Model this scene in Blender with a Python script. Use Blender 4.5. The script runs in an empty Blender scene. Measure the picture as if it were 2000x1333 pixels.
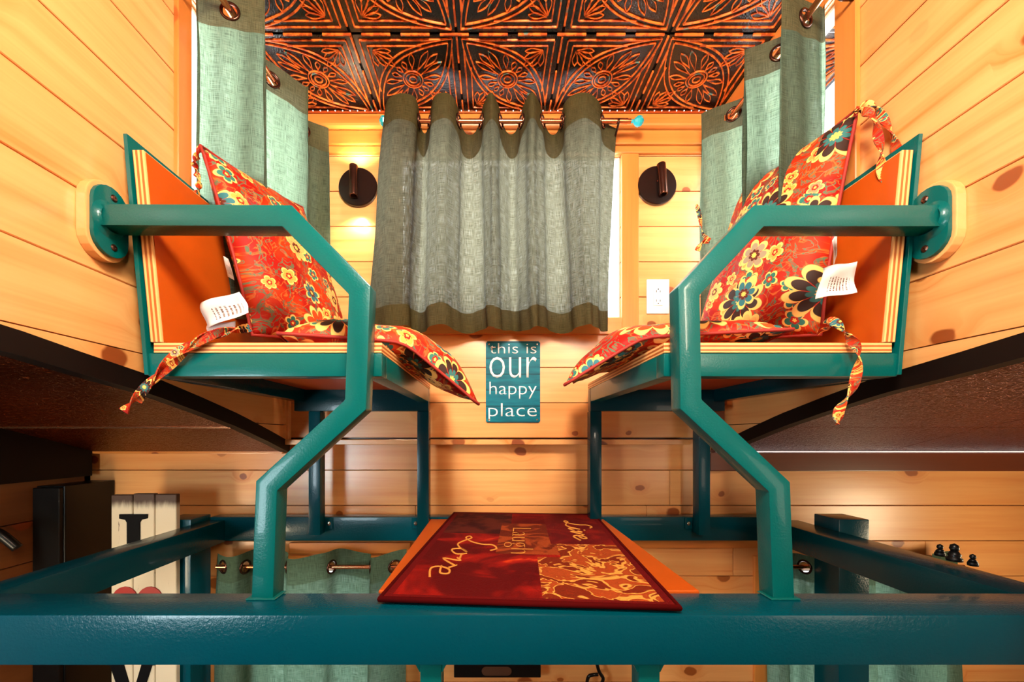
import bpy, bmesh, math, random
from mathutils import Vector, Matrix

random.seed(7)
SC = bpy.context.scene
COL = SC.collection
EYE = 2.15                      # eye height above the lower floor
F = 795.0; CU = 960.0; HV = 852.0; PITCH = 0.0
CT, ST = math.cos(PITCH), math.sin(PITCH)
PPV = HV

# ------------------------------------------------------------------ camera
cam_d = bpy.data.cameras.new('camera'); cam = bpy.data.objects.new('camera', cam_d); COL.objects.link(cam)
cam_d.sensor_width = 36.0; cam_d.lens = F / 2000.0 * 36.0
cam_d.shift_x = (1000 - CU) / 2000.0; cam_d.shift_y = (PPV - 666.5) / 2000.0
cam_d.clip_start = 0.02
cam.location = (0, 0, EYE); cam.rotation_euler = (math.pi / 2 + PITCH, 0, 0)
SC.camera = cam

# ------------------------------------------------------------------ world, lights, exposure
W = bpy.data.worlds.new('daylight'); SC.world = W; W.use_nodes = True
W.node_tree.nodes['Background'].inputs[0].default_value = (0.88, 0.95, 1.0, 1)
W.node_tree.nodes['Background'].inputs[1].default_value = 3.2
SC.view_settings.view_transform = 'Standard'; SC.view_settings.look = 'None'
SC.view_settings.exposure = 0.30; SC.view_settings.gamma = 1.0
SC.view_settings.use_curve_mapping = False

def area(name, loc, aim, sx, sy, power, col, portal=False):
    d = bpy.data.lights.new(name, 'AREA'); d.shape = 'RECTANGLE'; d.size = sx; d.size_y = sy
    d.energy = power; d.color = col
    o = bpy.data.objects.new(name, d); COL.objects.link(o); o.location = loc
    o.rotation_euler = (Vector(aim) - Vector(loc)).to_track_quat('-Z', 'Y').to_euler()
    if portal: d.cycles.is_portal = True
    return o
# unseen warm fill added to brighten the back wall, then windows behind the camera
area('back_wall_fill', (0.05, -0.1, EYE + 0.98), (0.05, 1.5, EYE + 0.45), 0.30, 0.30, 36, (1.0, 0.90, 0.75))
area('window_light', (-1.0, -1.0, EYE + 0.72), (0.3, 1.5, EYE + 0.25), 0.5, 0.8, 125, (1.0, 0.87, 0.68))
area('window_light', (1.0, -0.9, EYE + 0.70), (-0.2, 1.5, EYE + 0.3), 0.5, 0.7, 98, (1.0, 0.85, 0.65))
area('window_light', (-1.30, -0.35, EYE - 0.25), (-0.1, 0.9, EYE - 0.5), 0.35, 0.5, 14, (0.75, 0.93, 1.0))
area('window_light', (1.55, -0.55, EYE - 0.30), (0.2, 0.9, EYE - 0.3), 0.4, 0.5, 2.5, (1.0, 0.80, 0.6))
# unseen lights added for the lower back wall; left one set by cast shadows
area('side_light', (1.95, .85, EYE - .42), (0.9, 1.52, EYE - .22), 0.25, 0.25, 4.2, (1.0, 0.80, 0.50))
area('side_light', (-1.38, .72, EYE - .50), (-0.35, 1.52, EYE - .12), 0.16, 0.2, 3.4, (1.0, 0.80, 0.52))
area('daylight', (0.07, 1.58, EYE + 0.75), (0.07, 0, EYE + 0.6), 0.80, 0.60, 13, (0.93, 0.97, 1.0))
area('daylight', (-0.85, 1.235, EYE + 0.76), (1, 1.1, EYE + 0.5), 0.46, 0.66, 9, (0.90, 0.97, 1.0))
area('daylight', (0.96, 1.235, EYE + 0.76), (-1, 1.1, EYE + 0.5), 0.46, 0.66, 8, (0.93, 0.97, 1.0))
area('portal', (0.07, 1.60, EYE + 0.75), (0.07, 0, EYE + 0.75), 0.82, 0.62, 1, (1, 1, 1), True)
area('portal', (-0.86, 1.235, EYE + 0.72), (1, 1.235, EYE + 0.72), 0.46, 0.70, 1, (1, 1, 1), True)
area('portal', (0.97, 1.235, EYE + 0.72), (-1, 1.235, EYE + 0.72), 0.46, 0.70, 1, (1, 1, 1), True)

# ------------------------------------------------------------------ pixel measurements -> metres
def P(u, v, Y):
    a = (u - CU) / F; b = -(v - PPV) / F
    d = Vector((a, CT - b * ST, ST + b * CT))
    p = d * (Y / d.y)
    return Vector((p.x, Y, p.z + EYE))
def E(z): return EYE + z

# ------------------------------------------------------------------ object helpers
def tag(o, label=None, cat=None, group=None, kind=None):
    if label: o['label'] = label
    if cat: o['category'] = cat
    if group: o['group'] = group
    if kind: o['kind'] = kind
    return o
def thing(name, loc, label=None, cat=None, group=None, kind=None):
    o = bpy.data.objects.new(name, None); COL.objects.link(o); o.location = loc
    o.empty_display_size = 0.05
    return tag(o, label, cat, group, kind)
def root_loc(parent):
    l = Vector((0, 0, 0))
    while parent is not None:
        l = l + parent.location; parent = parent.parent
    return l

class MB:
    """collects shapes in world coordinates"""
    def __init__(self): self.bm = bmesh.new()
    def box(self, x0, x1, y0, y1, z0, z1, bev=0.0, rot=None):
        r = bmesh.ops.create_cube(self.bm, size=1.0)
        vs = r['verts']
        for v in vs:
            v.co = Vector((x0 + (v.co.x + .5) * (x1 - x0), y0 + (v.co.y + .5) * (y1 - y0), z0 + (v.co.z + .5) * (z1 - z0)))
        if bev > 0:
            es = list({e for v in vs for e in v.link_edges})
            rb = bmesh.ops.bevel(self.bm, geom=es, offset=bev, segments=2 if bev > .002 else 1, affect='EDGES', profile=.6)
            vs = list({v for f in rb['faces'] for v in f.verts} | {v for v in vs if v.is_valid})
        if rot is not None:
            c = Vector(((x0 + x1) / 2, (y0 + y1) / 2, (z0 + z1) / 2))
            for v in vs: v.co = c + rot @ (v.co - c)
        return self
    def prism(self, pts, d, bev=0.0):
        """planar polygon (3D pts) extruded by vector d"""
        d = Vector(d)
        a = [self.bm.verts.new(Vector(p)) for p in pts]; b = [self.bm.verts.new(Vector(p) + d) for p in pts]
        n = len(pts); fs = [self.bm.faces.new(a), self.bm.faces.new(b[::-1])]
        for i in range(n):
            j = (i + 1) % n
            fs.append(self.bm.faces.new([a[j], a[i], b[i], b[j]]))
        bmesh.ops.recalc_face_normals(self.bm, faces=fs)
        if bev > 0:
            es = list({e for f in fs for e in f.edges})
            bmesh.ops.bevel(self.bm, geom=es, offset=bev, segments=2, affect='EDGES', profile=.6)
        return self
    def sweep(self, pts, prof, closed=False, up=Vector((0, 0, 1)), cap=True, scales=None, twist=0.0):
        pts = [Vector(p) for p in pts]; n = len(pts); rings = []
        for i, p in enumerate(pts):
            if closed: t = pts[(i + 1) % n] - pts[i - 1]
            else: t = pts[min(i + 1, n - 1)] - pts[max(i - 1, 0)]
            t.normalize()
            s = t.cross(up)
            if s.length < 1e-4: s = t.cross(Vector((0, 1, 0)))
            s.normalize(); w = s.cross(t)
            if twist:
                a = twist * i; s, w = s * math.cos(a) + w * math.sin(a), w * math.cos(a) - s * math.sin(a)
            k = scales[i] if scales else 1.0
            rings.append([self.bm.verts.new(p + s * (x * k) + w * (y * k)) for x, y in prof])
        m = len(prof)
        for i in range(n if closed else n - 1):
            A, B = rings[i], rings[(i + 1) % n]
            for j in range(m):
                k = (j + 1) % m
                self.bm.faces.new([A[j], A[k], B[k], B[j]])
        if cap and not closed:
            self.bm.faces.new(rings[0][::-1]); self.bm.faces.new(rings[-1])
        return self
    def tube(self, pts, r, seg=12, closed=False, up=Vector((0, 0, 1))):
        prof = [(r * math.cos(2 * math.pi * k / seg), r * math.sin(2 * math.pi * k / seg)) for k in range(seg)]
        return self.sweep(pts, prof, closed, up)
    def cyl(self, a, b, r, seg=24): return self.tube([a, b], r, seg, up=Vector((0.123, 0.3, 0.9)))
    def lathe(self, c, axis, prof, seg=28):
        """prof: (radius, distance along axis)"""
        axis = Vector(axis).normalized(); s = axis.orthogonal().normalized(); t = axis.cross(s); c = Vector(c)
        rings = []
        for r, h in prof:
            if r < 1e-6: rings.append([self.bm.verts.new(c + axis * h)])
            else: rings.append([self.bm.verts.new(c + axis * h + (s * math.cos(2 * math.pi * k / seg) + t * math.sin(2 * math.pi * k / seg)) * r) for k in range(seg)])
        for A, B in zip(rings, rings[1:]):
            for k in range(seg):
                q = (k + 1) % seg
                if len(A) == 1 and len(B) == 1: continue
                if len(A) == 1: self.bm.faces.new([A[0], B[k], B[q]])
                elif len(B) == 1: self.bm.faces.new([A[k], B[0], A[q]])
                else: self.bm.faces.new([A[k], B[k], B[q], A[q]])
        return self
    def build(self, name, mat, parent=None, smooth=False, recalc=True, **kw):
        me = bpy.data.meshes.new(name)
        if recalc: bmesh.ops.recalc_face_normals(self.bm, faces=self.bm.faces)
        o = bpy.data.objects.new(name, me); COL.objects.link(o)
        if parent is not None:
            o.parent = parent; off = root_loc(parent)
        else:
            vs = self.bm.verts; n = max(1, len(vs))
            lo = Vector((min(v.co.x for v in vs), min(v.co.y for v in vs), min(v.co.z for v in vs)))
            hi = Vector((max(v.co.x for v in vs), max(v.co.y for v in vs), 0))
            off = Vector(((lo.x + hi.x) / 2, (lo.y + hi.y) / 2, lo.z)); o.location = off
        bmesh.ops.translate(self.bm, verts=self.bm.verts, vec=-off)
        self.bm.to_mesh(me); self.bm.free()
        me.materials.append(mat)
        if smooth:
            for p in me.polygons: p.use_smooth = True
            if smooth == 'auto':
                try: me.set_sharp_from_angle(angle=math.radians(38))
                except Exception: pass
        return tag(o, **kw)

def catmull(P0, n):
    out = []; m = len(P0)
    for i in range(m - 1):
        p0 = P0[max(i - 1, 0)]; p1 = P0[i]; p2 = P0[i + 1]; p3 = P0[min(i + 2, m - 1)]
        for k in range(n):
            t = k / n
            out.append(.5 * ((2 * p1) + (-p0 + p2) * t + (2 * p0 - 5 * p1 + 4 * p2 - p3) * t * t + (-p0 + 3 * p1 - 3 * p2 + p3) * t ** 3))
    out.append(P0[-1].copy()); return out

# ------------------------------------------------------------------ materials
class N:
    def __init__(s, name):
        s.m = bpy.data.materials.new(name); s.m.use_nodes = True; s.t = s.m.node_tree
        s.b = s.t.nodes['Principled BSDF']; s.out = s.t.nodes['Material Output']
    def n(s, typ, **kw):
        nd = s.t.nodes.new(typ)
        for k, v in kw.items(): setattr(nd, k, v)
        return nd
    def put(s, sock, val):
        if isinstance(val, bpy.types.NodeSocket): s.t.links.new(val, sock)
        elif val is not None:
            if isinstance(val, tuple) and len(val) == 3 and sock.type == 'RGBA': val = val + (1,)
            sock.default_value = val
    def m_(s, op, a, b=None, c=None, clamp=False):
        nd = s.n('ShaderNodeMath', operation=op, use_clamp=clamp)
        s.put(nd.inputs[0], a)
        if b is not None: s.put(nd.inputs[1], b)
        if c is not None: s.put(nd.inputs[2], c)
        return nd.outputs[0]
    def step(s, lo, hi, x):
        nd = s.n('ShaderNodeMapRange', interpolation_type='SMOOTHSTEP'); s.put(nd.inputs[0], x)
        nd.inputs[1].default_value = lo; nd.inputs[2].default_value = hi
        return nd.outputs[0]
    def mix(s, f, a, b, mode='MIX'):
        nd = s.n('ShaderNodeMix', data_type='RGBA', blend_type=mode)
        s.put(nd.inputs[0], f); s.put(nd.inputs[6], a); s.put(nd.inputs[7], b); return nd.outputs[2]
    def xyz(s, x, y, z=0.0):
        nd = s.n('ShaderNodeCombineXYZ'); s.put(nd.inputs[0], x); s.put(nd.inputs[1], y); s.put(nd.inputs[2], z); return nd.outputs[0]
    def sep(s, v):
        nd = s.n('ShaderNodeSeparateXYZ'); s.put(nd.inputs[0], v); return nd.outputs
    def obj(s): return s.n('ShaderNodeTexCoord').outputs['Object']
    def uv(s): return s.n('ShaderNodeTexCoord').outputs['UV']
    def rnd(s): return s.n('ShaderNodeObjectInfo').outputs['Random']
    def noise(s, vec, scale=5, detail=3, rough=.5, out=0, dist=0.0):
        nd = s.n('ShaderNodeTexNoise'); s.put(nd.inputs['Vector'], vec)
        nd.inputs['Scale'].default_value = scale; nd.inputs['Detail'].default_value = detail; nd.inputs['Roughness'].default_value = rough
        nd.inputs['Distortion'].default_value = dist
        return nd.outputs[out]
    def vor(s, vec, scale=5, feature='F1', rand=1.0, dim='2D'):
        nd = s.n('ShaderNodeTexVoronoi', feature=feature, voronoi_dimensions=dim); s.put(nd.inputs['Vector'], vec)
        nd.inputs['Scale'].default_value = scale; nd.inputs['Randomness'].default_value = rand
        return nd.outputs
    def bump(s, h, strength=.3, dist=.002):
        nd = s.n('ShaderNodeBump'); s.put(nd.inputs['Height'], h); nd.inputs['Strength'].default_value = strength
        nd.inputs['Distance'].default_value = dist; s.t.links.new(nd.outputs[0], s.b.inputs['Normal']); return nd.outputs[0]
    def set(s, **kw):
        for k, v in kw.items(): s.put(s.b.inputs[k.replace('_', ' ')], v)
        return s
def flat(name, col, rough=.5, metal=0.0, coat=0.0, emit=0.0, spec=.5):
    q = N(name); q.set(Base_Color=col, Roughness=rough, Metallic=metal)
    q.b.inputs['Coat Weight'].default_value = coat; q.b.inputs['Specular IOR Level'].default_value = spec
    if emit: q.b.inputs['Emission Color'].default_value = col + (1,); q.b.inputs['Emission Strength'].default_value = emit
    return q.m

def pine(name, axis='X', base=(.88, .455, .16), dark=(.62, .16, .016), knot=(.22, .035, .006), rough=.32):
    q = N(name); x, y, z = q.sep(q.obj()); r = q.rnd()
    a = {'X': x, 'Y': y, 'Z': z}[axis]
    b = {'X': z, 'Y': z, 'Z': x}[axis]
    c = {'X': y, 'Y': x, 'Z': y}[axis]
    a = q.m_('MULTIPLY_ADD', r, 37.0, a); bb = q.m_('MULTIPLY_ADD', r, 11.0, b)
    bb = q.m_('ADD', bb, q.m_('MULTIPLY', c, .6))
    v2 = q.xyz(a, bb)
    ja = q.noise(v2, 22.0, 2)
    vo = q.vor(q.xyz(q.m_('MULTIPLY_ADD', ja, .018, q.m_('MULTIPLY', a, .75)), q.m_('MULTIPLY_ADD', ja, -.014, bb)), 5.2, rand=1.0)
    d, colr, pos = vo['Distance'], vo['Color'], vo['Position']
    cr, cg, cb = q.sep(colr)
    on = q.step(.44, .46, cr)
    rad = q.m_('MULTIPLY_ADD', cg, .080, .045)
    inside = q.m_('MULTIPLY', q.m_('SUBTRACT', 1.0, q.step(.75, 1.05, q.m_('DIVIDE', d, rad))), on)
    halo = q.m_('MULTIPLY', q.m_('SUBTRACT', 1.0, q.step(.6, 3.2, q.m_('DIVIDE', d, rad))), on)
    warp = q.m_('MULTIPLY', halo, .045)
    g = q.noise(q.xyz(q.m_('MULTIPLY', a, 1.3), q.m_('MULTIPLY', q.m_('ADD', bb, warp), 28.0)), 1.0, 3, .5)
    g2 = q.noise(q.xyz(q.m_('MULTIPLY', a, 6.0), q.m_('MULTIPLY', q.m_('ADD', bb, warp), 150.0)), 1.0, 2, .5)
    tone = q.noise(q.xyz(q.m_('MULTIPLY', r, 91.0), q.m_('MULTIPLY', a, .5)), 1.0, 1)
    streak = q.step(.62, .80, g)
    col = q.mix(q.m_('MULTIPLY_ADD', g2, .25, q.m_('MULTIPLY', q.step(.3, .75, g), .35)), base, dark)
    col = q.mix(q.m_('MULTIPLY', streak, .8), col, dark)
    col = q.mix(q.m_('MULTIPLY', q.step(.45, .75, tone), .35), col, dark)
    col = q.mix(q.m_('MULTIPLY', halo, .38), col, dark)
    col = q.mix(q.m_('MULTIPLY', inside, .92), col, q.mix(q.step(.3, .8, cb), (.30, .07, .012), knot))
    q.set(Base_Color=col, Roughness=rough); q.b.inputs['Coat Weight'].default_value = .25; q.b.inputs['Coat Roughness'].default_value = .2
    q.bump(g2, .12, .001)
    return q.m

def paint(name, col, rough=.16, bump=.35, scale=260):
    q = N(name); o = q.obj()
    f = q.noise(o, scale, 3, .6); big = q.noise(o, 14, 2)
    c = q.mix(q.m_('MULTIPLY', big, .5), col, tuple(k * .72 for k in col))
    q.set(Base_Color=c, Roughness=rough); q.b.inputs['Specular IOR Level'].default_value = .2; q.b.inputs['Coat Weight'].default_value = .15; q.b.inputs['Coat Roughness'].default_value = .06
    q.bump(f, bump, .0012)
    return q.m

def paisley(name):
    q = N(name); uv = q.uv()
    n1 = q.noise(uv, 3.0, 3, .5, 1)
    vec = q.n('ShaderNodeVectorMath', operation='MULTIPLY_ADD'); q.put(vec.inputs[0], n1); vec.inputs[1].default_value = (.05, .05, 0); q.put(vec.inputs[2], uv)
    p = vec.outputs[0]
    # ground: deep red with darker scrolls
    w = q.noise(p, 7, 3, .5, 0, 1.6)
    line = q.m_('SUBTRACT', 1.0, q.step(.0, .035, q.m_('ABSOLUTE', q.m_('SUBTRACT', w, .5))))
    base = q.mix(q.step(.42, .60, q.noise(uv, 4, 2)), (.33, .006, .002), (.50, .032, .003))
    base = q.mix(q.m_('MULTIPLY', line, .6), base, (.60, .18, .03))
    w2 = q.noise(p, 9, 2, .5, 0, 2.2)
    l2 = q.m_('SUBTRACT', 1.0, q.step(.0, .05, q.m_('ABSOLUTE', q.m_('SUBTRACT', w2, .42))))
    base = q.mix(q.m_('MULTIPLY', l2, .85), base, (.035, .16, .08))
    def flowers(scale, off, npet, R, base, c_a, c_b, core, thresh):
        mv = q.n('ShaderNodeVectorMath', operation='ADD'); q.put(mv.inputs[0], p); mv.inputs[1].default_value = (off, off * .63, 0)
        vo = q.vor(mv.outputs[0], scale, rand=.75)
        df = q.n('ShaderNodeVectorMath', operation='SUBTRACT'); q.put(df.inputs[0], mv.outputs[0]); q.put(df.inputs[1], vo['Position'])
        x, y, _ = q.sep(df.outputs[0]); d = vo['Distance']; cr, cg, cb = q.sep(vo['Color'])
        ang = q.m_('ADD', q.m_('ARCTAN2', y, x), q.m_('MULTIPLY', cb, 6.28))
        k = q.m_('ABSOLUTE', q.m_('COSINE', q.m_('MULTIPLY', ang, npet / 2.0)))
        k = q.m_('POWER', k, .6)
        rr = q.m_('MULTIPLY', q.m_('MULTIPLY_ADD', k, .45, .55), q.m_('MULTIPLY_ADD', cg, R * .4, R * .7))
        t = q.m_('DIVIDE', d, rr)
        on = q.step(thresh, thresh + .01, cr)
        body = q.m_('MULTIPLY', q.m_('SUBTRACT', 1.0, q.step(.97, 1.02, t)), on)
        rim = q.m_('MULTIPLY', q.m_('MULTIPLY', q.step(.78, .82, t), q.m_('SUBTRACT', 1.0, q.step(.97, 1.02, t))), on)
        ray = q.m_('MULTIPLY', q.m_('SUBTRACT', 1.0, q.step(.15, .4, k)), body)
        inn = q.m_('MULTIPLY', q.m_('SUBTRACT', 1.0, q.step(.36, .40, t)), on)
        dot = q.m_('MULTIPLY', q.m_('SUBTRACT', 1.0, q.step(.16, .20, t)), on)
        pc = q.mix(q.step(.45, .5, cb), c_a, c_b)
        o = q.mix(body, base, pc); o = q.mix(ray, o, (.40, .02, .01)); o = q.mix(rim, o, (.95, .55, .14))
        o = q.mix(inn, o, core); o = q.mix(dot, o, (.9, .5, .1))
        return o
    c = flowers(7.0, 3.1, 5, .42, base, (.80, .34, .06), (.03, .16, .12), (.40, .01, .005), .45)
    c = flowers(3.1, 9.7, 9, .50, c, (.035, .015, .01), (.60, .06, .01), (.03, .14, .13), .42)
    c = flowers(4.2, 17.3, 7, .40, c, (.85, .42, .12), (.03, .15, .17), (.10, .02, .01), .60)
    q.set(Base_Color=c, Roughness=.62)
    q.b.inputs['Specular IOR Level'].default_value = .2
    q.bump(q.noise(uv, 240, 2), .25, .001)
    return q.m

def linen(name, col, trans, alpha_gap=0.0):
    q = N(name); uv = q.uv(); u, v, _ = q.sep(uv)
    a = q.noise(q.xyz(q.m_('MULTIPLY', u, 900.0), q.m_('MULTIPLY', v, 30.0)), 1.0, 2)
    b = q.noise(q.xyz(q.m_('MULTIPLY', u, 30.0), q.m_('MULTIPLY', v, 900.0)), 1.0, 2)
    wv = q.m_('MULTIPLY', q.m_('ADD', a, b), .5)
    wc = q.step(.36, .64, wv)
    c = q.mix(wc, tuple(k * .55 for k in col), col)
    d = q.n('ShaderNodeBsdfDiffuse'); q.put(d.inputs[0], c)
    t = q.n('ShaderNodeBsdfTranslucent'); tc = (col[0] * .98, col[1] * 1.03, col[1] * .66)
    q.put(t.inputs[0], q.mix(wc, tuple(k * .5 for k in tc), tuple(k * 1.4 for k in tc)))
    mx = q.n('ShaderNodeMixShader'); mx.inputs[0].default_value = trans
    q.t.links.new(d.outputs[0], mx.inputs[1]); q.t.links.new(t.outputs[0], mx.inputs[2])
    last = mx.outputs[0]
    if alpha_gap > 0:
        tr = q.n('ShaderNodeBsdfTransparent'); m2 = q.n('ShaderNodeMixShader')
        q.put(m2.inputs[0], q.m_('MULTIPLY', q.step(.50, .72, wv), alpha_gap))
        q.t.links.new(last, m2.inputs[1]); q.t.links.new(tr.outputs[0], m2.inputs[2]); last = m2.outputs[0]
    bp = q.n('ShaderNodeBump'); q.put(bp.inputs['Height'], wv); bp.inputs['Strength'].default_value = .4; bp.inputs['Distance'].default_value = .001
    q.t.links.new(bp.outputs[0], d.inputs['Normal'])
    q.t.links.new(last, q.out.inputs[0])
    return q.m

def glassy(name):
    q = N(name)
    t = q.n('ShaderNodeBsdfTransparent'); g = q.n('ShaderNodeBsdfGlossy'); g.inputs['Roughness'].default_value = .02
    lw = q.n('ShaderNodeLayerWeight'); lw.inputs[0].default_value = .5; pw = q.m_('MULTIPLY_ADD', q.m_('POWER', lw.outputs['Facing'], 5.0), .6, .03)
    mx = q.n('ShaderNodeMixShader'); q.put(mx.inputs[0], pw)
    q.t.links.new(t.outputs[0], mx.inputs[1]); q.t.links.new(g.outputs[0], mx.inputs[2]); q.t.links.new(mx.outputs[0], q.out.inputs[0])
    return q.m

PINE_X = pine('pine_boards', 'X')
PINE_Y = pine('pine_side_boards', 'Y')
TRIM_X = pine('stained_trim', 'X', (.72, .26, .05), (.48, .11, .014))
TRIM_Y = pine('stained_trim_deep', 'Y', (.72, .26, .05), (.48, .11, .014))
TRIM_Z = pine('stained_trim_upright', 'Z', (.72, .26, .05), (.48, .11, .014))
DARKW = pine('dark_stained_trim', 'X', (.16, .035, .010), (.07, .012, .004))
PALEW = pine('pale_wood_block', 'Y', (.78, .42, .15), (.62, .26, .07))
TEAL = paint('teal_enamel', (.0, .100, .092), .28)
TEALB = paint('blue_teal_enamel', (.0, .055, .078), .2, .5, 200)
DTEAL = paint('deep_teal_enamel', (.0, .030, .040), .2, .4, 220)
ORANGE = paint('burnt_orange_paint', (.50, .078, .004), .45, .1, 120)
ORANGE.node_tree.nodes['Principled BSDF'].inputs['Coat Weight'].default_value = .1
BLACK = flat('black_metal', (.003, .003, .003), .4, .0, .1, spec=.25)
BLACKTRIM = flat('black_edge_trim', (.007, .003, .002), .5, .0, .0, spec=.15)
BRONZE = flat('dark_bronze', (.10, .045, .03), .25, .9)
COPPER = flat('copper_rod', (.75, .28, .12), .22, .95)
STEEL = flat('screw_steel', (.6, .58, .52), .25, 1.0)
GLASS = glassy('window_glass')
WHITE = flat('white_plastic', (.82, .78, .70), .35)
LED = flat('led_white', (1.0, .93, .95), .3, emit=3.0)
GREY = flat('grey_pipe', (.11, .12, .11), .4)
TEALGLASS = flat('teal_crystal', (.02, .42, .50), .06, 0, 1.0)
FAB = paisley('paisley_cotton')
SHEER = linen('sage_linen', (.078, .070, .032), .62, .17)
HEM = linen('sage_linen_folded', (.070, .055, .020), .10)
SIDE = linen('side_sage_linen', (.15, .20, .14), .6, .14)
SIDEHEM = linen('side_linen_folded', (.11, .105, .052), .2)
LSHEER = linen('lower_linen', (.12, .20, .14), .35, .06)
LHEM = linen('lower_linen_folded', (.10, .16, .10), .2)

def plywood():
    q = N('plywood_edge'); x, y, z = q.sep(q.obj())
    att = q.n('ShaderNodeAttribute', attribute_name='ply'); k = att.outputs['Fac']
    s = q.m_('SINE', q.m_('MULTIPLY_ADD', k, 6.2832 * 2.5, .8))
    n = q.noise(q.obj(), 60, 2)
    f = q.step(-.25, .35, q.m_('ADD', s, q.m_('MULTIPLY_ADD', n, .5, -.25)))
    q.set(Base_Color=q.mix(f, (.42, .11, .02), (.85, .48, .17)), Roughness=.45)
    return q.m
PLY = plywood()

def tin_black():
    q = N('tin_black'); o = q.obj(); n = q.noise(o, 190, 2, .6)
    m = q.noise(o, 9, 3)
    q.set(Base_Color=q.mix(q.step(.45, .8, m), (.004, .002, .002), (.018, .005, .003)), Roughness=.24, Metallic=.0)
    q.bump(n, .55, .0025); return q.m
def tin_copper():
    q = N('tin_copper'); o = q.obj(); n = q.noise(o, 45, 3, .6); n2 = q.noise(o, 24, 2)
    c = q.mix(q.step(.44, .60, n), (.95, .20, .025), (.45, .07, .01))
    c = q.mix(q.m_('MULTIPLY', q.step(.64, .70, n2), .85), c, (.02, .30, .26))
    q.set(Base_Color=c, Roughness=.34, Metallic=.15); return q.m
TINB = tin_black(); TINC = tin_copper()

def roofpanel():
    q = N('hammered_copper'); o = q.obj()
    w = q.noise(o, 95, 2, .5, 0, 1.4)
    q.set(Base_Color=q.mix(q.noise(o, 4, 3), (.07, .008, .002), (.17, .026, .004)), Roughness=.30, Metallic=1.0)
    q.bump(w, 1.0, .010); return q.m
ROOFM = roofpanel()

# ------------------------------------------------------------------ room dimensions
XL, XR = -.747, .853
YR = 1.50; YL = 1.52; ZC = 1.183
CX = .0615
RC = [(-2.0, .19), (.30, .18), (.62, .166), (.733, .149), (.886, .128), (1.05, .094), (1.2, .060), (1.36, .016), (1.485, -.021), (1.56, -.043)]
def zroof(y):
    for (a, b), (c, d) in zip(RC, RC[1:]):
        if y <= c: return b + (d - b) * max(0, (y - a)) / (c - a)
    return RC[-1][1]
FLOOR = -EYE

# ------------------------------------------------------------------ the setting
MB().box(-1.6, 2.4, -2.1, 1.62, -.06, 0).build('floor', pine('floor_boards', 'X', (.3, .13, .05), (.18, .07, .02)), kind='structure')

def split_rects(a0, a1, b0, b1, holes):
    """board a0..a1 x b0..b1 minus the openings -> rectangles"""
    segs = [(a0, a1, b0, b1)]
    for ha0, ha1, hb0, hb1 in holes:
        out = []
        for p0, p1, q0, q1 in segs:
            if p1 <= ha0 or p0 >= ha1 or q1 <= hb0 or q0 >= hb1: out.append((p0, p1, q0, q1)); continue
            if p0 < ha0: out.append((p0, ha0, q0, q1))
            if p1 > ha1: out.append((ha1, p1, q0, q1))
            m0, m1 = max(p0, ha0), min(p1, ha1)
            if q0 < hb0: out.append((m0, m1, q0, hb0))
            if q1 > hb1: out.append((m0, m1, hb1, q1))
        segs = out
    return [s for s in segs if s[1] - s[0] > .004 and s[3] - s[2] > .004]

wall_back = thing('wall_back', (0, YR, EYE), kind='structure', label='knotty pine plank wall behind the loft')
G = .0012
# upper part, in the dormer
WIN = (-.340, .477, .434, 1.035)
zz = .1225 - .13 * 1
k = 0
while zz < ZC:
    z0, z1 = zz + G, zz + .13 - G
    zb0, zb1 = max(z0, -.008), min(z1, ZC)
    for a0, a1, b0, b1 in split_rects(XL, XR, zb0, zb1, [WIN]):
        MB().box(a0, a1, YR, YR + .018, E(b0), E(b1), .0015).build('plank', PINE_X, wall_back)
    zz += .13
# lower part
LWIN = [(-.86, -.41, -1.25, -.50), (1.03, 1.62, -1.25, -.50)]
zz = -.128; first = True
while zz > FLOOR:
    z1, z0 = zz - G, max(zz - .132 + G, FLOOR)
    if first:
        for a0, a1, b0, b1 in split_rects(-1.50, 2.3, zz + G, -.012, []):
            MB().box(a0, a1, YL, YL + .018, E(b0), E(b1), .0015).build('plank', PINE_X, wall_back)
        first = False
    cuts = [-1.50, -1.50 + random.uniform(.5, 1.6), random.uniform(.5, 1.6), 2.3] if zz > -1.3 else [-1.5, 2.3]
    cuts = sorted(cuts)
    for c0, c1 in zip(cuts, cuts[1:]):
        for a0, a1, b0, b1 in split_rects(c0 + G / 2, c1 - G / 2, z0, z1, LWIN):
            MB().box(a0, a1, YL, YL + .018, E(b0), E(b1), .0015).build('plank', PINE_X, wall_back)
    zz -= .132
# backing sheet behind the joints, with the openings left free
mb = MB()
for a0, a1, b0, b1 in split_rects(-1.55, 2.35, FLOOR, -.03, LWIN) + split_rects(XL - .04, XR + .04, -.03, ZC + .05, [WIN]):
    mb.box(a0, a1, YL + .019, YL + .04, E(b0), E(b1))
mb.build('backing', DARKW, wall_back)

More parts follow.
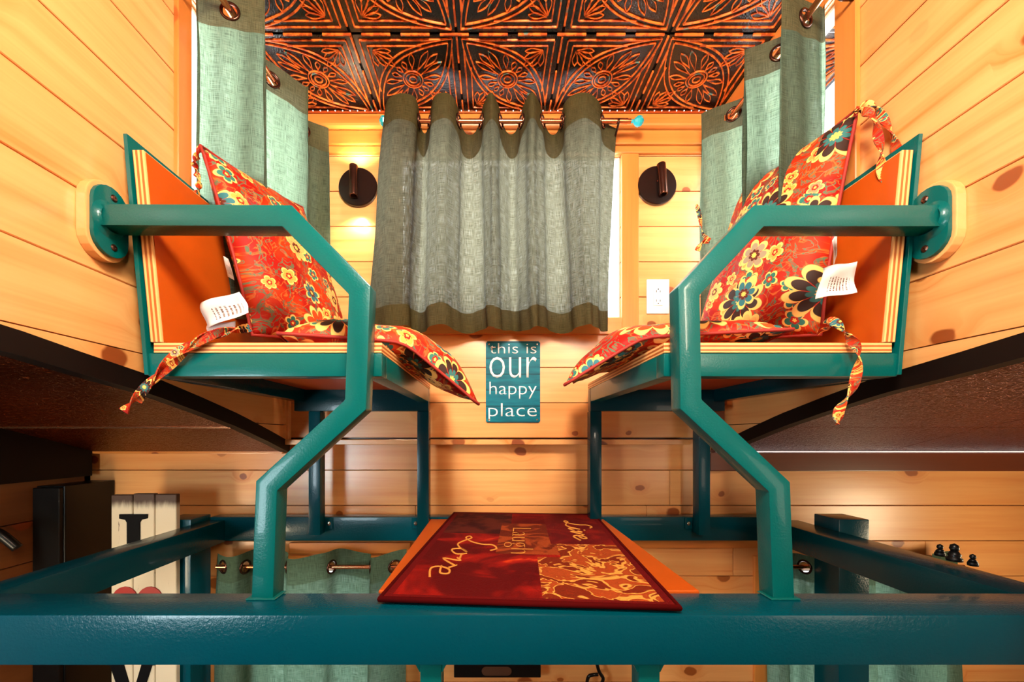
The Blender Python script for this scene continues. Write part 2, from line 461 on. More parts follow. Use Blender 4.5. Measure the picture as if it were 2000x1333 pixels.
# cheek walls of the dormer
def cheek(name, X, s, wins, label):
    root = thing(name, (X, .5, EYE), kind='structure', label=label)
    ys = -1.2
    z = .176 - .136 * 2
    i = 0
    while z < ZC:
        z0, z1 = z + G, min(z + .136 - G, ZC)
        if z0 > .19:
            for a0, a1, b0, b1 in split_rects(ys, YR, z0, z1, wins):
                xa, xb = (X - .018, X) if s < 0 else (X, X + .018)
                MB().box(xa, xb, a0, a1, E(b0), E(b1), .0015).build('plank', PINE_Y, root)
        else:
            yy = [ys + (YR - ys) * t / 60 for t in range(61)]
            pts = [(y, max(z0, zroof(y))) for y in yy if zroof(y) < z1 - .001]
            if len(pts) > 2:
                # bisect the start where the roof line leaves the board top
                if pts[0][0] > ys + .001: pts[0] = (pts[0][0] - .03, z1 - .0005)
                poly = [Vector((X, y, E(zz2))) for y, zz2 in pts] + [Vector((X, pts[-1][0], E(z1))), Vector((X, pts[0][0], E(z1)))]
                MB().prism(poly, (s * .018, 0, 0)).build('plank', PINE_Y, root)
        z += .136
    mb = MB()
    for a0, a1, b0, b1 in split_rects(ys, YR + .04, .19, ZC + .05, wins):
        mb.box(min(X + s * .019, X + s * .04), max(X + s * .019, X + s * .04), a0, a1, E(b0), E(b1))
    mb.build('backing', DARKW, root)
    # black edge trim that follows the curve of the roof
    yy = [ys + (YR - ys) * t / 60 for t in range(61)]
    xi = X - s * .004
    top = [Vector((xi, y, E(zroof(y) + .004))) for y in yy]
    bot = [Vector((xi, y, E(zroof(y) - .036))) for y in yy]
    m = MB(); m.prism(top + bot[::-1], (s * .03, 0, 0)); m.build('edge_trim', BLACKTRIM, root)
    return root
SW = [(1.00, 1.42, .44, 1.09)]
cheek('wall_left', XL, -1, SW, 'left pine cheek wall of the dormer with a window')
cheek('wall_right', XR, 1, SW, 'right pine cheek wall of the dormer with a window')

# windows
def casing(root, axis, pos, a0, a1, b0, b1, w, t, matv, math_, s=1, top=True):
    """flat boards around an opening; axis 'X' board runs along X on the back wall, 'Y' along Y on a cheek"""
    def bx(p0, p1, q0, q1, name, mat):
        if axis == 'X': MB().box(p0, p1, pos - t, pos, E(q0), E(q1), .002).build(name, mat, root)
        else:
            xa, xb = sorted((pos, pos - s * t)); MB().box(xa, xb, p0, p1, E(q0), E(q1), .002).build(name, mat, root)
    bx(a0 - w, a0, b0 - w, b1 + (w if top else 0), 'side_casing', matv); bx(a1, a1 + w, b0 - w, b1 + (w if top else 0), 'side_casing', matv)
    bx(a0, a1, b0 - w, b0, 'bottom_casing', math_)
    if top: bx(a0, a1, b1, b1 + w, 'top_casing', math_)
def window(name, axis, pos, a0, a1, b0, b1, w, s=1, label='', top=True):
    c = ((a0 + a1) / 2, pos, E(b0)) if axis == 'X' else (pos, (a0 + a1) / 2, E(b0))
    r = thing(name, c, kind='structure', label=label)
    casing(r, axis, pos, a0, a1, b0, b1, w, .012, TRIM_Z, TRIM_X if axis == 'X' else TRIM_Y, s, top)
    m = MB(); f = .010
    d0, d1 = pos + s * .012, pos + s * .05
    lo, hi = min(d0, d1), max(d0, d1)
    def b(p0, p1, q0, q1):
        if axis == 'X': m.box(p0, p1, lo, hi, E(q0), E(q1), .002)
        else: m.box(lo, hi, p0, p1, E(q0), E(q1), .002)
    b(a0, a0 + f, b0, b1); b(a1 - f, a1, b0, b1); b(a0 + f, a1 - f, b0, b0 + f); b(a0 + f, a1 - f, b1 - f, b1)
    m.build('sash', WHITE, r)
    g = MB(); gp = pos + s * .03
    if axis == 'X': g.box(a0 + f, a1 - f, gp, gp + .004, E(b0 + f), E(b1 - f))
    else: g.box(min(gp, gp + s * .004), max(gp, gp + s * .004), a0 + f, a1 - f, E(b0 + f), E(b1 - f))
    g.build('pane', GLASS, r)
window('window_1', 'X', YR, WIN[0], WIN[1], WIN[2], WIN[3], .062, 1, 'bright dormer window behind the middle curtain', False)
window('window_2', 'Y', XL, *SW[0], .045, -1, 'bright side window on the left cheek wall')
window('window_3', 'Y', XR, *SW[0], .060, 1, 'bright side window on the right cheek wall')
window('window_4', 'X', YL, LWIN[0][0], LWIN[0][1], LWIN[0][2], LWIN[0][3], .055, 1, 'lower left window behind a green curtain')
window('window_5', 'X', YL, LWIN[1][0], LWIN[1][1], LWIN[1][2], LWIN[1][3], .055, 1, 'lower right window behind a green curtain')

# boards over the window and the crown strip
MB().box(XL, XR, YR - .022, YR, E(1.062), E(1.112), .003).build('trim_1', TRIM_X, kind='structure')
MB().box(XL, XR, YR - .014, YR, E(1.035), E(1.060), .003).build('trim_2', TRIM_X, kind='structure')
MB().box(XL, XR, YR - .040, YR, E(1.114), E(1.160), .010).build('trim_3', COPPER and TRIM_X, kind='structure')
# shelf-like ledge and joint boards
a = P(553, 866, YL - .05)
MB().box(-.758, XR - .135, YR - .035, YR + .018, E(-.032), E(-.013), .002).build('ledge', PINE_X, wall_back)
MB().box(-1.50, -.765, YL - .03, YL, E(-.066), E(-.036), .004).build('trim_4', TRIM_X, kind='structure')
MB().box(.80, 2.3, YL - .03, YL, E(-.130), E(-.060), .004).build('trim_5', DARKW, kind='structure')
MB().box(XL, -.30, YL - .02, YL, E(-.435), E(-.395), .003).build('trim_6', TRIM_X, kind='structure')
MB().box(.36, 1.0, YL - .02, YL, E(-.415), E(-.375), .003).build('trim_7', TRIM_X, kind='structure')
MB().box(-.757, -.737, YR - .02, YR + .0, E(-.02), E(ZC), .002).build('trim_8', PINE_X, kind='structure')
MB().box(.775, XR, YR - .012, YR, E(-.012), E(.12), .002).build('shade_board', DARKW, kind='structure')  # dark board standing in for the shadow under the right bench

# lower side walls and the room behind the camera
wl = thing('wall_left_lower', (-1.5, .3, EYE), kind='structure', label='dark pine plank wall at the far left')
MB().box(-1.4995, -1.46, -1.9, YL - .032, E(-.145), E(.165)).build('dark_strip', BLACKTRIM, kind='structure')  # black strip added to darken the upper part of the left wall
cab = thing('cabinet', (-1.44, 1.40, 0), 'tall black cabinet in the dark left corner behind the frame', 'cabinet')  # put in to block light and keep this corner black
MB().box(-1.498, -1.405, 1.34, YL - .002, .06, E(-.165), .003).build('body', BLACK, cab)
MB().box(-1.495, -1.408, 1.325, 1.339, .08, E(-.17), .002).build('door', BLACK, cab)
MB().box(-1.49, -1.41, 1.36, YL - .01, .0, .0599, 0).build('plinth', BLACK, cab)
z = .25
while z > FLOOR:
    MB().box(-1.52, -1.50, -2.0, YL, E(max(z - .132 + G, FLOOR)), E(z - G), .0015).build('plank', pine('shaded_pine', 'Y', (.22, .07, .018), (.10, .028, .006)) if z == .25 else bpy.data.materials['shaded_pine'], wl)  # shade of the left corner is painted into this pine colour
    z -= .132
MB().box(2.30, 2.34, -2.0, YL, 0, E(.3)).build('wall_right_lower', PINE_Y, kind='structure')
mb = MB().box(-1.55, 2.34, -2.04, -2.0, 0, E(.25)).box(XL - .04, XR + .04, -1.24, -1.2, E(.15), E(ZC + .05))
mb.build('wall_front', PINE_X, kind='structure')

# sloping roof with hammered panels, left and right of the dormer
roof = thing('ceiling_lower', (0, 0, EYE + .2), kind='structure', label='low curved roof of dark hammered copper panels')
def roof_strip(x0, x1, ys):
    for y0, y1 in zip(ys, ys[1:]):
        n = 8; g = .0015
        yy = [y0 + g + (y1 - y0 - 2 * g) * t / n for t in range(n + 1)]
        pts = [Vector((x0, y, E(zroof(y) - .034))) for y in yy] + [Vector((x0, y, E(zroof(y) - .020))) for y in yy[::-1]]
        MB().prism(pts, (x1 - x0, 0, 0)).build('panel', ROOFM, roof)
roof_strip(-1.50, XL - .02, [-2.0, -1.2, -.6, 0, .6, 1.2, 1.53])
roof_strip(XR + .02, 1.45, [-2.0, -1.2, -.6, 0, .6, 1.2, 1.53])
roof_strip(1.453, 2.30, [-2.0, -1.2, -.6, 0, .6, 1.2, 1.53])
roof_strip(XL - .018, XR + .018, [-2.0, -1.6, -1.22])
yy = [-2.0 + 3.53 * t / 40 for t in range(41)]
for x0, x1 in ((-1.55, XL - .02), (XR + .02, 2.35)):
    MB().prism([Vector((x0, y, E(zroof(y) - .018))) for y in yy] + [Vector((x0, y, E(zroof(y) + .0))) for y in yy[::-1]], (x1 - x0, 0, 0)).build('roof_board', BLACKTRIM, roof)
for y in (1.2, .6):
    MB().box(-1.49, XL - .02, y - .004, y + .004, E(zroof(y) - .038), E(zroof(y) - .033)).build('seam_strip', COPPER, roof)
mb = MB().box(-1.60, -1.54, -2.05, 1.60, 0, E(.30)).box(2.345, 2.38, -2.05, 1.60, 0, E(.30)).box(-1.60, XL - .045, -2.05, 1.60, E(.215), E(.24)).box(XR + .045, 2.38, -2.05, 1.60, E(.215), E(.24)).box(-1.6, 2.38, -2.08, -2.045, 0, E(.3)).box(-1.6, -1.5, 1.50, 1.60, 0, E(.24)).box(2.3, 2.38, 1.50, 1.60, 0, E(.24))
mb.box(-1.60, XL - .02, 1.565, 1.60, E(-.1), E(.24)).box(XR + .02, 2.38, 1.565, 1.60, E(-.1), E(.24)).box(-.9, 1.0, -2.08, -1.245, E(.215), E(.26))
mb.build('light_seal', BLACKTRIM, roof)  # unseen boxes added to stop daylight leaking through the joints
# light strip along the foot of the right roof
led2 = thing('led_strip', (1.5, 1.49, E(-.06)), 'thin white light strip under the right roof edge', 'light strip')
MB().box(.82, 2.29, 1.478, 1.488, E(-.060), E(-.055)).build('diffuser', flat('led_line', (1, .93, .95), .3, emit=.45), led2)
MB().box(.82, 2.29, 1.478, 1.500, E(-.054), E(-.036)).build('channel', BLACK, led2)

# ------------------------------------------------------------------ ceiling of pressed tin tiles
ceil = thing('ceiling', (0, .6, E(ZC)), kind='structure', label='black and copper pressed tin tile ceiling')
MB().box(XL - .04, XR + .04, -1.24, YL + .04, E(ZC + .006), E(ZC + .05)).build('ceiling_board', BLACKTRIM, ceil)
PT = .3125
def tin_cell():
    bm = bmesh.new()
    def ridge(pts, w=.0045, h=.006, closed=False, z0=0.0):
        w *= .72; h *= .6
        n = len(pts); rows = []
        for i in range(n):
            p = Vector(pts[i]).to_2d()
            if closed: t = Vector(pts[(i + 1) % n]) - Vector(pts[i - 1])
            else: t = Vector(pts[min(i + 1, n - 1)]) - Vector(pts[max(i - 1, 0)])
            t = t.to_2d(); t.normalize(); s = Vector((-t.y, t.x))
            rows.append([bm.verts.new((p.x + s.x * o, p.y + s.y * o, z)) for o, z in ((-w * .62, z0), (-w * .3, z0 - h), (w * .3, z0 - h), (w * .62, z0))])
        for i in range(n if closed else n - 1):
            A, B = rows[i], rows[(i + 1) % n]
            for j in range(3):
                f = bm.faces.new([A[j], A[j + 1], B[j + 1], B[j]]); f.material_index = 1
    S = PT
    rd = random.Random(3)
    # base pan
    m = .004
    v = [bm.verts.new(c) for c in ((m, m, 0), (S - m, m, 0), (S - m, S - m, 0), (m, S - m, 0))]
    vt = [bm.verts.new((q.co.x, q.co.y, .006)) for q in v]
    bm.faces.new(v[::-1])
    for i in range(4): bm.faces.new([v[i], v[(i + 1) % 4], vt[(i + 1) % 4], vt[i]])
    # diagonal leaf from (0,0) to (S,S): pairs of arcs
    def arc(inset, bulge):
        a = Vector((.045 + inset, .045 + inset)) * S / 1.0; b = Vector((S, S)) - a
        d = b - a; nrm = Vector((-d.y, d.x)).normalized()
        return [a + d * t + nrm * (bulge * S * math.sin(math.pi * t) ** .92) for t in [i / 22 for i in range(23)]]
    for ins, bl in ((.0, .285), (.045, .235)):
        for sg in (1, -1):
            ridge(arc(ins, bl * sg), .0052, .008)
    C = Vector((S / 2, S / 2)); e1 = Vector((1, 1)).normalized(); e2 = Vector((-1, 1)).normalized()
    for r in (.012, .024, .032):
        ridge([C + (e1 * math.cos(t) + e2 * math.sin(t)) * r for t in [2 * math.pi * k / 18 for k in range(18)]], .0042, .008, True)
    # petals round the rosette, long towards the tips of the leaf
    def petal(base, dirv, L, wd, w=.0027, n=6):
        s = Vector((-dirv.y, dirv.x)); pts = []
        for t in [i / n for i in range(n + 1)]: pts.append(base + dirv * (L * t) + s * (wd * math.sin(math.pi * t ** 1.5)))
        for t in [i / n for i in range(n - 1, 0, -1)]: pts.append(base + dirv * (L * t) - s * (wd * math.sin(math.pi * t ** 1.5)))
        ridge(pts, w, .007, True)
    for k in range(14):
        t = 2 * math.pi * (k + .5) / 14
        al = abs(math.cos(t)); L = .026 + .062 * al ** 3
        dv = e1 * math.cos(t) + e2 * math.sin(t) * 1.0
        petal(C + dv * .037, dv, L, .0062 + .003 * al)
    for sg in (1, -1):
        petal(C + e1 * sg * .060, e1 * sg, .070, .009)
    # borders and corner fans at the two other corners
    for cx, cy, dx, dy in ((S, 0, -1, 1), (0, S, 1, -1)):
        for ins, L in ((.020, .235), (.038, .165)):
            o = Vector((cx + dx * ins, cy + dy * ins))
            ridge([o + Vector((dx * L, 0)), o + Vector((dx * L * .5, 0)), o], .0055, .007)
            ridge([o, o + Vector((0, dy * L * .5)), o + Vector((0, dy * L))], .0055, .007)
        o = Vector((cx + dx * .050, cy + dy * .050))
        for ang, L in ((5, .052), (27, .060), (45, .078), (63, .060), (85, .052)):
            aa = math.radians(ang); dv = Vector((dx * math.cos(aa), dy * math.sin(aa)))
            petal(o + dv * .004, dv, L, .0085)
    for cx, cy, dx, dy in ((0, 0, 1, 1), (S, S, -1, -1)):
        for q in (.018,):
            ridge([Vector((cx + dx * q, cy + dy * .05)), Vector((cx + dx * q, cy + dy * .13))], .0045, .007)
            ridge([Vector((cx + dx * .05, cy + dy * q)), Vector((cx + dx * .13, cy + dy * q))], .0045, .007)
    me = bpy.data.meshes.new('ceiling_tile'); bm.to_mesh(me); bm.free()
    me.materials.append(TINB); me.materials.append(TINC)
    return me
cell = tin_cell()
X0 = P(889, 61, 1.0).x  # node column, scaled below
node_x = (889 - CU) / 795 * 1.189 + .003
rows = [(YR - .305 * (i + 1)) for i in range(7)]
for ri, y0 in enumerate(rows):
    for ci in range(-2, 4):
        x0 = node_x + ci * PT
        if x0 + PT < XL or x0 > XR: continue
        o = bpy.data.objects.new('ceiling_tile', cell); COL.objects.link(o); o.parent = ceil
        # leaf runs (0,0)-(S,S); turn it a quarter so that the leaves meet at every second node
        diag = (ci + ri) % 2 == 1
        sy = .305 / PT
        if not diag:
            o.location = Vector((x0, y0, E(ZC))) - root_loc(ceil); o.scale = (1, sy, 1)
        else:
            o.location = Vector((x0 + PT, y0, E(ZC))) - root_loc(ceil); o.rotation_euler = (0, 0, math.pi / 2); o.scale = (sy, 1, 1)
for ri in range(6):      # beads along the joints
    y = YR - .305 * (ri + 1)
    m = MB(); 
    x = XL + .02
    while x < XR - .06:
        m.box(x, min(x + .085, XR - .01), y - .0028, y + .0028, E(ZC - .007), E(ZC), .001); x += .115
    m.build('seam_bead', TINC, ceil)
for ci in range(-1, 4):
    x = node_x + ci * PT
    m = MB(); y = -1.1
    while y < YR - .05:
        m.box(x - .0028, x + .0028, y, y + .085, E(ZC - .007), E(ZC), .001); y += .115
    m.build('seam_bead', TINC, ceil)
for s, X in ((1, XL), (-1, XR)):
    MB().box(min(X, X + s * .022), max(X, X + s * .022), -1.2, YR, E(ZC - .06), E(ZC), .002).build('trim_10' if s > 0 else 'trim_11', TRIM_Y, kind='structure')

led = thing('led_strip', (0, YR - .045, E(1.165)), 'string of tiny white lights on the copper crown trim over the window', 'light strip')
MB().box(XL + .01, XR - .01, YR - .046, YR - .036, E(1.160), E(1.163)).build('tape', COPPER, led)
dot = None
for i in range(58):
    x = XL + .03 + i * .0265
    if dot is None:
        dot = MB().box(x - .0014, x + .0014, YR - .0485, YR - .0457, E(1.1605), E(1.1632), .0006).build('led', LED, led); x_first = x
    else:
        o = dot.copy(); COL.objects.link(o); o.location = (x - x_first, 0, 0)

# ------------------------------------------------------------------ loft frame of teal tubes
fr = thing('loft_frame', (CX, .72, E(-.40)), 'teal painted tubular steel loft frame with a heavy front beam', 'frame')
FT = -.299
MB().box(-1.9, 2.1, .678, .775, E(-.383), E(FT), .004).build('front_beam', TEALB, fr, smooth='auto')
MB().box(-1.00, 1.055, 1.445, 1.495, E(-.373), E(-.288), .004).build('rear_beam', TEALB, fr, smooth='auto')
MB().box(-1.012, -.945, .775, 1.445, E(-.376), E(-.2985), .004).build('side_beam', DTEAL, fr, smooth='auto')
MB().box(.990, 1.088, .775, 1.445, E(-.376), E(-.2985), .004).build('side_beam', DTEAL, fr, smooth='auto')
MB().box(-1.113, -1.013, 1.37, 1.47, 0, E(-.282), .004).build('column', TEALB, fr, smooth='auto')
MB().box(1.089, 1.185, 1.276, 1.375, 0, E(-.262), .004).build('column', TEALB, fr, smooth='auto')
for x in (-.1045, .2715):
    m = MB().box(x - .0185, x + .0185, .70, .737, E(-1.9), E(-.386), .003)
    m.build('post', TEAL, fr, smooth='auto')
    MB().prism([(x - .034, .702, E(-.384)), (x + .034, .702, E(-.384)), (x + .034, .702, E(-.392)), (x + .026, .702, E(-.396)), (x + .020, .702, E(-.408)), (x - .020, .702, E(-.408)), (x - .026, .702, E(-.396)), (x - .034, .702, E(-.392))], (0, .033, 0), .001).build('bracket', TEAL, fr)

# ------------------------------------------------------------------ orange board across the frame, rug on it
MB().box(-.216, .397, .776, 1.444, E(FT - .010), E(FT + .004), .002).build('walkway_board', ORANGE, label='burnt orange painted board laid between the teal beams', cat='board')

def text_mesh(body, size, mat, name, parent, mtx, shear=0.0, extrude=.0008, width=None, height=None, offset=0.0):
    cu = bpy.data.curves.new(name, 'FONT'); cu.body = body; cu.size = 1.0; cu.align_x = 'CENTER'; cu.align_y = 'BOTTOM_BASELINE'
    cu.shear = shear; cu.offset = offset; cu.resolution_u = 3
    t = bpy.data.objects.new(name, cu); COL.objects.link(t)
    bpy.context.view_layer.update()
    me = bpy.data.meshes.new_from_object(t.evaluated_get(bpy.context.evaluated_depsgraph_get()))
    bpy.data.objects.remove(t); bpy.data.curves.remove(cu)
    bm = bmesh.new(); bm.from_mesh(me)
    x0 = min(v.co.x for v in bm.verts); x1 = max(v.co.x for v in bm.verts)
    y0 = min(v.co.y for v in bm.verts); y1 = max(v.co.y for v in bm.verts)
    sx = (width / (x1 - x0)) if width else size
    sy = (height / (y1 - y0)) if height else (size if not width else sx)
    for v in bm.verts: v.co = Vector(((v.co.x - (x0 + x1) / 2) * sx, v.co.y * sy, 0))
    r = bmesh.ops.extrude_face_region(bm, geom=list(bm.faces))
    for v in [g for g in r['geom'] if isinstance(g, bmesh.types.BMVert)]: v.co.z += extrude
    bmesh.ops.recalc_face_normals(bm, faces=bm.faces)
    me2 = bpy.data.meshes.new(name); bm.to_mesh(me2); bm.free(); bpy.data.meshes.remove(me)
    me2.materials.append(mat)
    o = bpy.data.objects.new(name, me2); COL.objects.link(o); o.parent = parent; o.matrix_local = mtx
    return o

def rug_material():
    q = N('rug_pile'); x, y, z = q.sep(q.obj())   # x -.25...25  y -.40...40 (front is -y)
    n = q.noise(q.obj(), 6, 3, .5, 0, 1.2); n2 = q.noise(q.obj(), 320, 2)
    red = q.mix(q.step(.42, .68, n), (.085, .001, .001), (.30, .007, .003))
    red = q.mix(q.m_('MULTIPLY', q.step(.62, .70, n), .8), red, (.75, .06, .006))
    dark = q.mix(q.step(.4, .6, q.noise(q.obj(), 14, 2)), (.035, .003, .003), (.085, .010, .005))
    wine = q.mix(q.step(.4, .6, n), (.10, .003, .003), (.20, .008, .004))
    brown = q.mix(q.step(.45, .55, q.noise(q.obj(), 9, 3, .5, 0, 2)), (.12, .012, .003), (.30, .045, .008))
    sw = q.noise(q.obj(), 13, 2, .45, 0, 2.2)
    ln = q.m_('SUBTRACT', 1.0, q.step(.015, .05, q.m_('ABSOLUTE', q.m_('SUBTRACT', sw, .5))))
    gold = q.mix(ln, q.mix(q.step(.46, .6, sw), (.17, .016, .003), (.34, .05, .008)), (.72, .30, .05))
    ge = lambda a, b: q.m_('GREATER_THAN', a, b)
    lt = lambda a, b: q.m_('LESS_THAN', a, b)
    AND = lambda a, b: q.m_('MULTIPLY', a, b)
    c = q.mix(AND(ge(y, .08), lt(x, -.04)), red, dark)
    c = q.mix(AND(AND(ge(y, -.12), lt(y, .22)), AND(ge(x, -.07), lt(x, .10))), c, brown)
    c = q.mix(AND(ge(y, -.02), ge(x, .07)), c, wine)
    c = q.mix(AND(AND(lt(y, -.02), ge(x, .085)), 1.0), c, gold)
    c = q.mix(AND(AND(lt(y, -.14), ge(x, .03)), 1.0), c, gold)
    edge = q.m_('MAXIMUM', ge(q.m_('ABSOLUTE', x), .238), ge(q.m_('ABSOLUTE', y), .385))
    c = q.mix(edge, c, (.11, .002, .002))
    q.set(Base_Color=c, Roughness=.95); q.b.inputs['Specular IOR Level'].default_value = .1
    q.bump(n2, .8, .004); return q.m
rug = thing('rug', (.088, 1.10, E(FT + .006)), 'dark red patchwork rug with Live, Laugh, Love in gold script', 'rug')
rug.rotation_euler = (0, 0, math.radians(-4.2))
bm = bmesh.new()
r = bmesh.ops.create_cube(bm, size=1)
for v in bm.verts: v.co = Vector((v.co.x * .51, v.co.y * .795, (v.co.z + .5) * .008))
bmesh.ops.bevel(bm, geom=list(bm.edges), offset=.003, segments=2, affect='EDGES')
me = bpy.data.meshes.new('pile'); bm.to_mesh(me); bm.free(); me.materials.append(rug_material())
pile = bpy.data.objects.new('pile', me); COL.objects.link(pile); pile.parent = rug
bind = flat('rug_binding', (.055, .001, .001), .9, spec=.05)
m = MB(); w, l = .257, .399
pts = [Vector((-w, -l, .004)), Vector((0, -l, .004)), Vector((w, -l, .004)), Vector((w, 0, .004)), Vector((w, l, .004)), Vector((0, l, .004)), Vector((-w, l, .004)), Vector((-w, 0, .004))]
m.tube(pts, .0055, 8, True)
bo = MB.build(m, 'binding', bind, None, smooth=True); bo.parent = rug; bo.location = (0, 0, bo.location.z - 0)
GOLD = flat('gold_thread', (.62, .24, .04), .9, spec=.1)
def rugtext(body, x, y, wdt, h, ang, shear, off):
    mt = Matrix.Translation((x, y, .0078)) @ Matrix.Rotation(math.radians(-90 + ang), 4, 'Z')
    text_mesh(body, 1, GOLD, 'lettering', rug, mt, shear, .0012, wdt, h, off)
rugtext('Laugh', -.035, .02, .27, .075, 0, .0, -.026)
def script_word(body, x, y, wdt, h, ang):
    """joined handwriting drawn as raised thread strokes"""
    def g(c, X):
        if c == 'L': return [[(1.0, 2.0), (.65, 2.25), (.35, 1.9), (.5, 1.3), (.42, .55), (.1, .05), (-.2, .15), (.0, .38), (.5, .12), (1.0, -.02), (1.35, .3)]], 1.35
        if c == 'i': return [[(0, .3), (.22, .95), (.18, .3), (.35, .02), (.65, .4)], [(.30, 1.30), (.34, 1.36)]], .65
        if c == 'o': return [[(0, .3), (.30, .9), (.08, .45), (.35, .0), (.68, .45), (.42, .95), (.62, .75), (1.0, .85)]], 1.0
        if c == 'v': return [[(0, .7), (.2, .95), (.32, .05), (.65, .85), (.62, .98), (.95, .75)]], .95
        return [[(0, .35), (.5, .6), (.42, .97), (.12, .85), (.08, .3), (.38, .0), (.95, .35)]], .95
    m = MB(); X = 0; st = []
    for c in body:
        ss, adv = g(c, X); st += [[(a + X, b) for a, b in q] for q in ss]; X += adv
    R_ = Matrix.Translation((x, y, .0085)) @ Matrix.Rotation(math.radians(-90 + ang), 4, 'Z')
    for q in st:
        pts = [R_ @ Vector(((a + .28 * b - X / 2) * wdt / X, b * h / 2.2, 0)) for a, b in q]
        m.sweep(catmull(pts, 5), [(-.0024, -.0005), (.0024, -.0005), (.0016, .0012), (-.0016, .0012)])
    o = m.build('lettering', GOLD, None); o.parent = rug
script_word('Live', .137, .145, .24, .075, 2)
script_word('Love', -.185, -.125, .32, .105, -8)

# ------------------------------------------------------------------ handrails
def mitre(pts, w):
    """2D outline of a tube of width w along pts (X,Z)"""
    L, R = [], []
    n = len(pts)
    for i, p in enumerate(pts):
        if i == 0: d = (pts[1] - p).normalized(); nn = Vector((-d.y, d.x)); k = 1
        elif i == n - 1: d = (p - pts[i - 1]).normalized(); nn = Vector((-d.y, d.x)); k = 1
        else:
            d0 = (p - pts[i - 1]).normalized(); d1 = (pts[i + 1] - p).normalized()
            n0 = Vector((-d0.y, d0.x)); n1 = Vector((-d1.y, d1.x)); nn = (n0 + n1).normalized(); k = 1 / max(.3, nn.dot(n0))
        L.append(p + nn * (w / 2 * k)); R.append(p - nn * (w / 2 * k))
    return L + R[::-1]
def handrail(s, px, label):
    Y0 = .745
    pts = []
    for u, v in px:
        p = P(u, v, Y0); pts.append(Vector((p.x, p.z)))
    pts[0].y = E(FT)
    X = XL if s < 0 else XR
    pts[-1].x = X - s * .030
    root = thing('handrail', (pts[0].x, Y0 + .02, E(FT)), label, 'handrail', 'bent teal handrails')
    poly = [Vector((q.x, Y0, q.y)) for q in mitre(pts, .0395)]
    MB().prism(poly, (0, .040, 0), .0025).build('rail', TEAL, root, smooth='auto')
    zc = pts[-1].y
    def obround(hw, hh, n=10):
        o = []
        for k in range(n + 1): t = math.pi * k / n; o.append((hw * math.cos(t), hh - hw + hw * math.sin(t)))
        for k in range(n + 1): t = math.pi + math.pi * k / n; o.append((hw * math.cos(t), -hh + hw + hw * math.sin(t)))
        return o
    yc = .772
    MB().prism([Vector((X, yc + a, zc + b)) for a, b in obround(.042, .074)], (-s * .019, 0, 0), .002).build('wooden_block', PALEW, root, label='pale wooden mounting block on the wall')
    MB().prism([Vector((X - s * .0193, yc + a, zc + b)) for a, b in obround(.036, .066)], (-s * .008, 0, 0), .0015).build('flange', TEAL, root, smooth='auto')
    for dz in (.047, -.047):
        MB().lathe((X - s * .0270, yc + .004, zc + dz), (-s, 0, 0), [(.0068, 0), (.0068, .001), (.0045, .0028), (.0015, .0030), (.0015, .0018), (0, .0018)], 12).build('screw', BRONZE, root)
    m = MB().lathe((X - s * .0275, Y0 + .020, zc), (-s, 0, 0), [(.034, 0), (.027, .004), (.024, .009)], 20); m.build('weld', TEAL, root, smooth=True)
    MB().box(pts[0].x - .027, pts[0].x + .027, Y0 - .006, Y0 + .046 - .012, E(FT), E(FT) + .003, .001).build('foot_plate', TEAL, root)
    return root
handrail(-1, [(512, 1172), (520, 950), (694, 791), (702, 566), (560, 421), (197, 419)], 'teal bent steel handrail at the left bench, fixed to the left wall')
handrail(1, [(1531, 1172), (1523, 952), (1350, 790), (1346, 568), (1483, 421), (1838, 421)], 'teal bent steel handrail at the right bench, fixed to the right wall')

